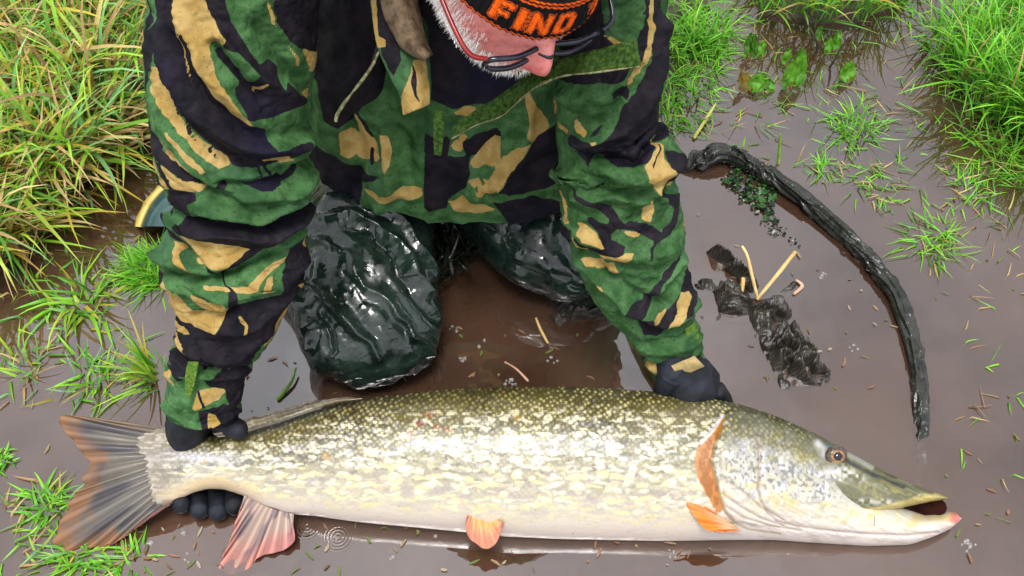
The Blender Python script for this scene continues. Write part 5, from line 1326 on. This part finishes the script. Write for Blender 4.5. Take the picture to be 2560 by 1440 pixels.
LB = [(-260, -420), (410, -420), (400, 100), (370, 310), (310, 390), (240, 440), (150, 510), (70, 620), (-260, 660)]
LBe = [(150, 430), (300, 390), (320, 430), (230, 475), (150, 560), (90, 640), (-60, 660), (-60, 480)]
g_ = multi_patch('bank_grass', [
    (LB, 2000, (.04, .12), (.003, .008), (1.1, .3), ['straw', 'bank'], [.65, .35], 101, dict(curl=(0, 1.2))),
    (LB, 3600, (.06, .15), (.003, .0075), (.8, .35), ['bank', 'straw'], [.80, .20], 102, dict(curl=(.5, 1.9))),
    (LB, 520, (.14, .25), (.005, .010), (.95, .3), ['bank', 'straw'], [.75, .25], 103, dict(curl=(.6, 1.6))),
    (LBe, 220, (.05, .12), (.002, .005), (1.0, .3), ['straw', 'bank'], [.7, .3], 104, dict(curl=(.2, 1.2))),
])
tag(g_, 'long green and yellow grass covering the bank behind the boot', 'grass', kind='stuff')
TA = [(1560, -420), (1800, -420), (1835, 40), (1800, 140), (1740, 290), (1690, 350), (1560, 340)]
TT = [(1840, -420), (2340, -420), (2300, 10), (2170, 55), (2040, 55), (1870, 30)]
TR = [(2300, 110), (2460, 20), (2560, -60), (2800, -100), (2800, 420), (2560, 330), (2440, 290), (2340, 190)]
g_ = multi_patch('wet_meadow_grass', [
    (TA, 700, (.025, .065), (.0022, .0045), (.7, .4), ['lime', 'bank'], [.8, .2], 111, dict()),
    ([(1650, 40), (1830, 30), (1800, 160), (1740, 320), (1680, 350), (1650, 330)], 330, (.03, .07), (.002, .004), (.9, .35), ['lime'], [1.], 112, dict(az=-.6, az_sd=1.2)),
    (TT, 1500, (.05, .12), (.0025, .005), (.5, .35), ['lime', 'bank', 'straw'], [.7, .22, .08], 113, dict()),
    (TR, 2600, (.05, .125), (.0025, .0048), (.55, .35), ['lime', 'straw'], [.96, .04], 114, dict()),
    ([(2400, 300), (2560, 330), (2700, 480), (2560, 500), (2440, 400)], 300, (.04, .10), (.002, .004), (.7, .4), ['lime', 'straw'], [.9, .1], 115, dict()),
    ([(1800, -200), (2600, -200), (2600, 60), (1800, 30)], 500, (.04, .09), (.002, .004), (.7, .4), ['lime', 'bank'], [.8, .2], 116, dict()),
])
tag(g_, 'bright green flooded grass along the top right edge of the water', 'grass', kind='stuff')
SC = [([(1800, 200), (2560, 250), (2560, 620), (2300, 640), (2060, 480), (1780, 380)], 190, (.02, .07), (.0016, .0036), (1.0, .35), ['lime', 'straw'], [.75, .25], 121, dict()),
      ([(2300, 640), (2560, 560), (2560, 1440), (2380, 1240)], 40, (.02, .06), (.0014, .003), (1.3, .2), ['straw', 'lime'], [.5, .5], 122, dict()),
      ([(0, 640), (250, 640), (400, 880), (410, 1000), (150, 1030), (0, 1030)], 105, (.02, .065), (.002, .005), (1.0, .35), ['bank', 'lime', 'straw'], [.5, .3, .2], 123, dict()),
      ([(0, 1180), (210, 1240), (150, 1390), (330, 1360), (420, 1440), (0, 1440)], 80, (.02, .06), (.002, .0045), (1.1, .3), ['lime', 'bank', 'straw'], [.5, .25, .25], 124, dict()),
      ([(1830, 20), (2300, 60), (2400, 250), (2200, 330), (1800, 330)], 90, (.02, .07), (.0015, .003), (1.1, .3), ['lime', 'straw'], [.65, .35], 125, dict())]
tag(multi_patch('drowned_grass_blades', SC), 'single grass blades lying and poking out all over the water', 'grass', kind='stuff')

def tuft(px, py, n, rad, L, W, pals, mix, seed, label, tilt=(.6, .35), az=None, az_sd=1.0):
    a = np.linspace(0, 2 * np.pi, 14, endpoint=False)
    poly = np.stack([px + rad * np.cos(a), py + rad * .75 * np.sin(a)], 1)
    o = grass_patch('grass_tuft', poly, n, L, W, tilt, pals, mix, seed, az=az, az_sd=az_sd, zoff=-.004)
    return tag(o, label, 'grass tuft', 'grass tufts standing in the water')
tuft(395, 695, 330, 58, (.035, .075), (.002, .0036), ['lime'], [1.], 201, 'thick bright green tuft in the water touching the forearm of the right sleeve', az=math.pi, az_sd=1.1)
tuft(215, 770, 46, 50, (.05, .12), (.004, .008), ['bank', 'lime'], [.7, .3], 202, 'broad-bladed grass clump with a yellow heart left of the elbow of the right sleeve', tilt=(.9, .3))
tuft(250, 960, 46, 50, (.03, .07), (.003, .005), ['lime', 'bank'], [.7, .3], 203, 'low green tuft in the water just above the upper tip of the tail fin')
tuft(80, 930, 22, 60, (.04, .08), (.003, .005), ['bank', 'straw'], [.7, .3], 204, 'sparse pale tuft at the left edge of the picture above the tail fin')
tuft(400, 950, 45, 30, (.05, .11), (.003, .006), ['bank', 'lime'], [.6, .4], 205, 'bent grass blades beside the cuff of the right sleeve', az=math.pi, az_sd=.7)
tuft(130, 1280, 50, 36, (.03, .07), (.003, .005), ['lime', 'bank'], [.7, .3], 206, 'small green tuft at the outer edge of the tail fin', tilt=(.8, .3))
tuft(205, 1400, 70, 42, (.03, .07), (.003, .005), ['lime', 'bank'], [.7, .3], 207, 'green tuft below the lower lobe of the tail fin', tilt=(.9, .3))
tuft(330, 1415, 26, 30, (.03, .06), (.003, .005), ['lime', 'bank'], [.7, .3], 208, 'short tuft at the bottom edge between the tail fin and the anal fin', tilt=(.9, .3))
tuft(2130, 335, 130, 52, (.03, .075), (.0018, .0034), ['lime'], [1.], 209, 'loose green tuft alone in open water right of the broad-leaved plants', tilt=(.8, .35))
tuft(1760, 110, 170, 50, (.05, .10), (.0022, .004), ['lime'], [1.], 210, 'dense bright tuft close to the shoulder of the left sleeve')
tuft(2050, 440, 40, 26, (.02, .055), (.002, .0035), ['lime'], [1.], 211, 'short tuft just outside the top of the net hoop')
tuft(2330, 620, 90, 62, (.025, .07), (.002, .0035), ['lime', 'bank'], [.85, .15], 212, 'straggling tuft right of the middle of the net hoop', tilt=(.9, .35))
tuft(2170, 470, 60, 60, (.025, .06), (.0018, .0034), ['lime', 'straw'], [.8, .2], 213, 'flattened tuft right of the bend of the net hoop', tilt=(1.0, .3))
tuft(2420, 480, 80, 70, (.03, .07), (.0018, .0034), ['lime', 'straw'], [.85, .15], 214, 'thin scattered tuft near the right edge below the big tussock', tilt=(1.0, .3))
tuft(15, 1165, 40, 28, (.012, .03), (.003, .005), ['lime'], [1.], 215, 'tiny bright green tuft at the left edge beside the tail fin')
wm = noisy('wet dark weed', (.008, .011, .007), (.022, .026, .016), 60, .08)
g_ = grass_patch('wet_weed_clump', [(1060, 540), (1150, 540), (1170, 640), (1150, 740), (1085, 720)], 190, (.025, .07), (.003, .006), (.7, .4), ['dark'], [1.], 301, zoff=.03, mat=wm)
tag(g_, 'wet dark weeds glistening between the kneeling legs', 'weeds', kind='stuff')

# ================================================================== broad-leaved plants
leaf_m = MB('dock leaf', .3, .5)
leaf_m.color(leaf_m.mix(leaf_m.ramp(leaf_m.noise(60), .35, .65), leaf_m.attr('Col', 'Color'), leaf_m.mix(1.0, leaf_m.attr('Col', 'Color'), (.6, .72, .5), 'MULTIPLY')))
leaf_m.bump(leaf_m.noise(160, None, 3), .5, .002)
leaf_m = leaf_m.m
def at_y(px, py, y):
    r = ray(np.asarray(px, float), np.asarray(py, float))
    return CAM + r * ((y - CAM[1]) / r[..., 1])[..., None]
def leaf_mesh(b, t, w, bend, seed, colr, curl=.3):
    r = np.random.default_rng(seed)
    ax = t - b
    L = np.linalg.norm(ax); ax = ax / L
    side = np.cross(ax, np.array([0, 1.0, 0])) if abs(ax[1]) < .9 else np.array([1.0, 0, 0])
    side = side / np.linalg.norm(side)
    side = side * math.cos(bend) + np.cross(ax, side) * math.sin(bend)
    nr = np.cross(side, ax)
    s = np.linspace(0, 1, 18); u = np.linspace(-1, 1, 11)
    wid = w * np.sin(np.pi * np.clip(s, 0, 1) ** .8) ** .7 * (1 - .15 * s) + .0015
    G = b + ax * (s * L)[:, None, None] + side * (wid[:, None] * u)[..., None] + nr * ((curl * wid[:, None] * u ** 2) + .12 * L * np.sin(s * 3)[:, None] * .3 + .0025 * vnoise(np.stack(np.broadcast_arrays(s[:, None] * 6, u * 2), -1), seed))[..., None]
    vein = np.exp(-(u / .10) ** 2)[None] + .4 * (np.abs(np.sin((s[:, None] * 9 + np.abs(u) * 2.5))) > .93)
    C = np.array(colr) * (1 + .5 * np.clip(vein, 0, 1)[..., None])
    return G, np.clip(C, 0, 1)
def plant(label, leaves, seed):
    base = at_z(np.array(float(leaves[0][0])), np.array(float(leaves[0][1])), 0)
    p = empty('broad_leaved_plant', tuple(base), label, 'plant', 'broad-leaved plants in the water')
    for k, (bx, by, tx_, ty_, w, bend, colr) in enumerate(leaves):
        b = at_z(np.array(float(bx)), np.array(float(by)), -.004)
        t = at_y(tx_, ty_, b[1] + .012)
        G, C = leaf_mesh(b, t, w, bend, seed + k, colr)
        put(add_mesh('leaf', G, grid_faces(18, 11), leaf_m, attrs={'Col': C.reshape(-1, 3)}), p)
        st = [base + np.array([0, 0, -.02]), base * .4 + b * .6, b]
        if k % 2 == 0: tube_obj('stem', [b + np.array([0, 0, -.02]), b + np.array([0, 0, .001]), b + (t - b) * .25], [.0022, .002, .0015], noisy('reddish stem', (.10, .04, .02), (.2, .09, .04), 80, .4) if 'reddish stem' not in bpy.data.materials else bpy.data.materials['reddish stem'], p, n=8, m=10)
LG, DG, BG = (.07, .20, .008), (.045, .13, .008), (.16, .10, .015)
plant('broad-leaved plant with several curled leaves standing nearest the left sleeve', [(1880, 238, 1852, 178, .013, .4, BG), (1892, 236, 1905, 182, .019, .2, LG), (1905, 238, 1925, 196, .017, -.3, LG), (1885, 240, 1895, 212, .014, .9, LG), (1915, 236, 1938, 205, .010, .5, DG), (1870, 236, 1862, 200, .010, -.5, LG)], 401)
plant('broad-leaved plant with two tall upright leaves in the middle of the water', [(1975, 225, 1996, 142, .016, .15, LG), (1990, 222, 2008, 118, .011, -.2, LG), (1968, 228, 1975, 182, .012, .6, DG), (1990, 232, 1958, 226, .006, .4, LG)], 411)
plant('small broad-leaved plant with a pair of narrow leaves behind the others', [(1868, 150, 1878, 82, .006, .3, DG), (1882, 150, 1886, 86, .006, -.3, DG), (1905, 150, 1912, 100, .009, .5, LG), (1865, 152, 1870, 128, .010, .8, LG)], 421)
plant('single oval leaf standing alone in the water', [(2118, 212, 2126, 152, .0135, .1, LG)], 431)
plant('young plant with two small leaves behind the tall-leaved plant', [(1966, 168, 1976, 122, .010, .5, LG), (1960, 170, 1964, 150, .008, -.4, DG)], 441)
plant('thin twiggy plant with a few small leaves near the top of the picture', [(2070, 140, 2078, 92, .008, .4, LG), (2086, 130, 2100, 78, .007, -.3, LG), (2042, 110, 2056, 62, .006, .2, DG)], 451)
for pts, lab in (([(2074, 168), (2092, 140), (2106, 110)], 'thin dark twig leaning beside the small-leaved twiggy plant'), ([(2044, 126), (2040, 100), (2018, 60)], 'thin dark twig left of the small-leaved twiggy plant'), ([(60, 425), (95, 450), (130, 468)], 'thin dark twig on the grass bank at the left')):
    c_ = [at_z(np.array(float(a)), np.array(float(b)), zz) for (a, b), zz in zip(pts, (.0, .025, .05) if pts[0][0] > 1000 else (.10, .10, .09))]
    o = tube_obj('twig', c_, [.0022, .002, .0013], noisy('dark twig', (.02, .014, .012), (.05, .035, .03), 60, .5) if 'dark twig' not in bpy.data.materials else bpy.data.materials['dark twig'], n=8, m=20, wob=.001)
    tag(o, lab, 'twig')

# ================================================================== landing net
hp = [(1700, 412, .004), (1716, 424, .002), (1738, 398, .012), (1760, 402, .012), (1790, 386, .016), (1822, 388, .014), (1850, 396, .016), (1880, 412, .014), (1920, 436, .013), (1965, 464, .012), (2020, 507, .011), (2080, 560, .010), (2140, 614, .009), (2192, 672, .008), (2238, 735, .008), (2263, 800, .006), (2282, 860, .004), (2294, 930, .002), (2300, 1000, -.001), (2302, 1060, -.005), (2300, 1120, -.011), (2294, 1190, -.018), (2280, 1260, -.028)]
C = np.array([at_z(np.array(float(a)), np.array(float(b)), z) for a, b, z in hp])
R = np.array([.003, .003, .010, .011, .013, .012, .0135] + [.0105] * 16)
t = np.linspace(0, len(C) - 1, 620)
Cc = spl(C, t)
Rr = np.interp(t, np.arange(len(R)), R)
G = tube(Cc, Rr, n=64, m=620, cap=True)
N = grid_normals(G, True)
ctr = G.mean(1, keepdims=True)
N *= np.sign(((G - ctr) * N).sum(-1, keepdims=True))
sl = np.linspace(0, 62, G.shape[0])[:, None]
thn = np.linspace(0, 2 * np.pi, 64, endpoint=False)[None]
slw = sl * .42 + 1.6 * vnoise(np.stack([sl * .21, sl * 0], -1), 5)
tw = np.stack(np.broadcast_arrays(slw + .9 * np.sin(thn + 1 + sl * .2), np.cos(thn) * 1.1, np.sin(thn) * 1.1), -1)
hh = .0050 * fbm(tw * 1.7, 3, 61) + .0060 * ((1 - np.abs(vnoise(tw * np.array([1.3, 1, 1]) + 7, 63))) ** 3 - .3)
amp = np.interp(np.linspace(0, 1, G.shape[0]), [0, .2, .55, .75, 1], [1.0, 1.0, .8, .55, .3])[:, None]
G = G + (hh * amp)[..., None] * N
M = MB('wet net sleeve', .15, .5)
M.color(M.mix(M.ramp(M.noise(40, None, 4), .35, .65), (.006, .007, .005), (.022, .023, .018)))
M.rough(M.ramp(M.noise(60, None, 3), .4, .6, .12, .38))
M.bump(M.noise(120, None, 4), .5, .003)
net = empty('landing_net', tuple(C[12] * np.array([1, 1, 0])), 'dark landing net with a crumpled cloth-covered hoop curving through the water', 'landing net')
put(add_mesh('hoop_sleeve', G, grid_faces(G.shape[0], 64, True), M.m), net)
M = MB('fishing net mesh', .4, .5)
uvn = M.attr('uvw', 'Vector')
hd = M.voro(1.0, uvn, .15)
M.color(M.mix(M.ramp(hd, .30, .46), (.008, .007, .006), M.mix(M.ramp(M.noise(50), .4, .65), (.024, .020, .015), (.070, .058, .043))))
M.bump(hd, .25, .001)
mesh_m = M.m
def net_clump(A, B, zmax, seed, m=60, n=110, cell=5.0):
    A, B = arc_resample(A, n), arc_resample(B, n)
    s = np.linspace(0, 1, m)
    P = A[None] * (1 - s)[:, None, None] + B[None] * s[:, None, None]
    P = P + 3 * np.stack([vnoise(P / 16, seed), vnoise(P / 16, seed + 1)], -1) * np.minimum(1, 4 * np.minimum(s, 1 - s) + .5)[:, None, None]
    e = np.sin(np.pi * s)[:, None] ** .5 * np.minimum(1, 6 * np.minimum(np.linspace(0, 1, n), np.linspace(1, 0, n)) + .15)[None]
    rd = (1 - np.abs(vnoise(P / np.array([46, 30]) + .8 * vnoise(P / 30, seed + 4)[..., None], seed + 2))) ** 3
    z = -.004 + zmax * e * (.10 + .95 * rd + .22 * fbm(P / 16, 2, seed + 3))
    G = at_z(P[..., 0], P[..., 1], 0.0)
    G[..., 2] = z
    o = add_mesh('net_mesh', G, grid_faces(m, n), mesh_m, attrs={'uvw': np.concatenate([P / cell, P[..., :1] * 0], -1)})
    solidify(o, .0012)
    return put(o, net)
net_clump([(1868, 760), (1876, 810), (1905, 870), (1935, 930), (1950, 975)], [(1960, 735), (1985, 795), (2025, 860), (2072, 905), (2078, 960)], .038, 501)
net_clump([(1762, 632), (1795, 662), (1840, 700), (1885, 742)], [(1782, 622), (1830, 652), (1868, 690), (1900, 712)], .032, 503, 24, 60)
net_clump([(1735, 700), (1780, 692), (1840, 705), (1890, 745)], [(1735, 722), (1785, 735), (1800, 782), (1885, 790)], .028, 505, 40, 70)
net_clump([(1370, 790), (1420, 745), (1490, 730), (1560, 742)], [(1400, 822), (1440, 800), (1500, 796), (1585, 812)], .026, 507, 40, 80)
net_clump([(1740, 790), (1800, 785), (1872, 782)], [(1740, 800), (1800, 800), (1872, 800)], .006, 509, 12, 50)
net_clump([(1965, 740), (1950, 728), (1990, 700)], [(1985, 752), (1975, 735), (1998, 705)], .010, 511, 14, 40)

# ================================================================== sticks, straws and floating bits
straw = noisy('dry reed', (.42, .27, .08), (.62, .46, .20), 50, .5)
def stalk(name, pts, r, mat, label, cat, **k):
    c_ = [at_z(np.array(float(a)), np.array(float(b)), z) for a, b, z in pts]
    return tag(tube_obj(name, c_, r, mat, n=10, m=40, wob=.0006, **k), label, cat)
stalk('reed_stalk', [(1855, 616, .062), (1868, 640, .055), (1880, 690, .03), (1893, 742, .004)], [.0018, .0022, .0024, .0024], straw, 'bent pale reed stalk standing up on the left out of the bunched net', 'reed stalk')
stalk('reed_stalk', [(1988, 630, .06), (1940, 690, .03), (1893, 748, .004)], [.0030, .0028, .0024], straw, 'straight pale reed stalk slanting to the upper right from the bunched net', 'reed stalk')
stalk('reed_stalk', [(1858, 696, .012), (1855, 722, .008), (1850, 745, .004)], [.003, .003, .0024], straw, 'short upright straw stub in the small net bunch beside the left sleeve', 'reed stalk')
stalk('reed_stalk', [(1990, 700, .004), (2005, 715, .002), (1985, 735, .002)], [.002, .003, .002], noisy('pink straw', (.36, .20, .13), (.5, .3, .2), 40, .5), 'reddish straw floating right of the bunched net', 'reed stalk')
stalk('stick', [(1562, 808, .100), (1590, 868, .075), (1620, 930, .045), (1642, 968, .025)], [.006, .0075, .0078, .007], noisy('wet bark', (.07, .048, .018), (.16, .11, .045), 60, .4, .5, 200, .002), 'brown stick held upright against the cuff of the left sleeve', 'stick')
stalk('reed_stalk', [(1340, 795, .004), (1352, 825, .003), (1370, 858, .002)], [.0014, .002, .0016], straw, 'thin straw floating below the bent left knee', 'reed stalk')
stalk('reed_stalk', [(1262, 905, .002), (1290, 922, .003), (1320, 952, .002)], [.0013, .0016, .0013], bpy.data.materials['pink straw'], 'reddish straw floating just above the back of the fish', 'reed stalk')
stalk('reed_stalk', [(740, 920, .012), (728, 955, .008), (695, 998, .003)], [.0014, .002, .0028], noisy('green stem', (.08, .18, .01), (.2, .36, .03), 40, .4), 'green stem floating between the right cuff and the knee', 'reed stalk')
stalk('reed_stalk', [(1950, 335, .05), (1949, 365, .03), (1946, 410, .0)], [.0008, .0022, .0026], bpy.data.materials['green stem'], 'single upright green blade behind the top of the net hoop', 'reed stalk')
stalk('reed_stalk', [(1735, 345, .003), (1770, 290, .01), (1790, 258, .02)], [.003, .003, .001], noisy('yellow stem', (.22, .24, .03), (.40, .38, .08), 40, .4), 'yellowish flat stem in the water right of the left sleeve', 'reed stalk')

def chips(name, polys, n, smin, smax, cols, seed, mat, zr=(.001, .003), curl=.07):
    r = np.random.default_rng(seed)
    V, F, Cc = [], [], []
    for poly, k in zip(polys, n):
        for p in px_in(poly, k, r):
            c_ = at_z(p[0], p[1], 0.0)
            L, w, a = r.uniform(smin, smax), r.uniform(.0008, .0022), r.uniform(0, 2 * np.pi)
            ax, sd_ = np.array([math.cos(a), math.sin(a), 0]), np.array([-math.sin(a), math.cos(a), 0])
            z = r.uniform(*zr)
            cl = cols[r.integers(len(cols))]
            b = len(V)
            for q_, ww in ((-1, .5), (0, 1), (1, .3)):
                cv = sd_ * (r.normal(0, curl) * L)
                V += [c_ + ax * q_ * L / 2 + cv * abs(q_) + sd_ * w * ww + (0, 0, z), c_ + ax * q_ * L / 2 + cv * abs(q_) - sd_ * w * ww + (0, 0, z)]
                Cc += [cl, cl]
            F += [(b, b + 1, b + 3, b + 2), (b + 2, b + 3, b + 5, b + 4)]
    return add_mesh(name, np.array(V), np.array(F, np.int32), mat, attrs={'Col': np.array(Cc)})
o = chips('floating_debris', [[(600, 860), (760, 860), (1100, 960), (1500, 960), (1600, 820), (1130, 800), (1100, 960), (620, 1040)], [(300, 1290), (560, 1330), (620, 1430), (300, 1440)], [(740, 1300), (1800, 1365), (1800, 1440), (700, 1440)], [(1720, 460), (2240, 760), (2280, 1000), (1900, 990), (1760, 620)], [(2320, 640), (2560, 640), (2560, 1440), (2380, 1440)], [(0, 560), (420, 560), (400, 1000), (0, 1440)], [(1700, 340), (2560, 440), (2560, 640), (2200, 560)]],
      [30, 28, 34, 30, 18, 30, 16], .003, .015, [(.30, .22, .12), (.22, .12, .07), (.36, .30, .20), (.12, .17, .04), (.28, .15, .09), (.14, .10, .06)], 601, grass_m)
tag(o, 'tiny bits of straw and leaf floating on the muddy water', 'debris', kind='stuff')
# duckweed inside the hoop
def dots(name, poly, n, smin, smax, cols, seed, zr=(.0015, .006), mat=None):
    r = np.random.default_rng(seed)
    pts = px_in(poly, n, r)
    V, F, Cc = [], [], []
    th_ = np.linspace(0, 2 * np.pi, 7, endpoint=False)
    for p in pts:
        c_ = at_z(p[0], p[1], 0.0)
        s_, a, e = r.uniform(smin, smax), r.uniform(0, 6.28), r.uniform(.5, 1)
        tilt_ = r.normal(0, .35, 2)
        b = len(V)
        dx, dy = s_ * np.cos(th_), s_ * e * np.sin(th_)
        x_, y_ = dx * math.cos(a) - dy * math.sin(a), dx * math.sin(a) + dy * math.cos(a)
        z = r.uniform(*zr)
        V += [c_ + np.array([u_, v_, max(.001, z + u_ * tilt_[0] + v_ * tilt_[1])]) for u_, v_ in zip(x_, y_)]
        Cc += [cols[r.integers(len(cols))]] * 7
        F.append(tuple(range(b, b + 7)))
    return add_mesh(name, np.array(V), F, mat or grass_m, attrs={'Col': np.array(Cc)}, smooth=False)
tag(dots('floating_weed', [(1840, 425), (1900, 430), (1940, 480), (1930, 530), (1960, 580), (1905, 545), (1860, 500), (1800, 450)], 260, .002, .0045, [(.03, .10, .02), (.05, .16, .03), (.012, .03, .012), (.008, .012, .008)], 611), 'patch of small green floating weed inside the top of the net hoop', 'water weed', kind='stuff')
tag(dots('weed_fragments', [(1800, 440), (1880, 500), (1960, 570), (2000, 620), (1940, 600), (1820, 480)], 70, .0012, .003, [(.012, .02, .012), (.02, .05, .015), (.4, .38, .34)], 612), 'thin trail of dark weed crumbs below the floating weed', 'water weed', kind='stuff')
# foam: clusters of small bubbles
def foam(px, py, k, rad, seed):
    r = np.random.default_rng(seed)
    th_, ph_ = np.meshgrid(np.linspace(0, 2 * np.pi, 10, endpoint=False), np.linspace(-.2, np.pi / 2, 6))
    sp = np.stack([np.cos(ph_) * np.cos(th_), np.cos(ph_) * np.sin(th_), np.sin(ph_)], -1)
    gs = []
    for _ in range(k):
        p = at_z(px + r.normal(0, rad), py + r.normal(0, rad * .8), 0.0)
        gs.append((sp * r.uniform(.0012, .0030) + p, True))
    return gs
gs = []
for k, (a, b, n_b, rd) in enumerate(((1158, 898, 7, 6), (1275, 955, 9, 9), (1135, 820, 4, 5), (1190, 870, 3, 20), (2420, 1365, 10, 8), (375, 1360, 6, 6), (460, 1330, 5, 5), (470, 1405, 3, 10), (620, 1010, 2, 12), (1690, 1390, 5, 12), (2140, 870, 5, 10), (2060, 690, 6, 10), (330, 945, 5, 8), (1395, 905, 4, 10), (840, 1345, 2, 3), (985, 1395, 3, 10), (1090, 1360, 3, 14))):
    gs += foam(a, b, n_b, rd, 700 + k)
V, F = join_grids(gs)
M = MB('foam bubble', .08, .6)
M.color((.30, .28, .26))
M.b.inputs['Alpha'].default_value = .55
tag(add_mesh('foam_bubbles', V, F, M.m), 'small pale foam bubbles scattered on the water', 'foam', kind='stuff')
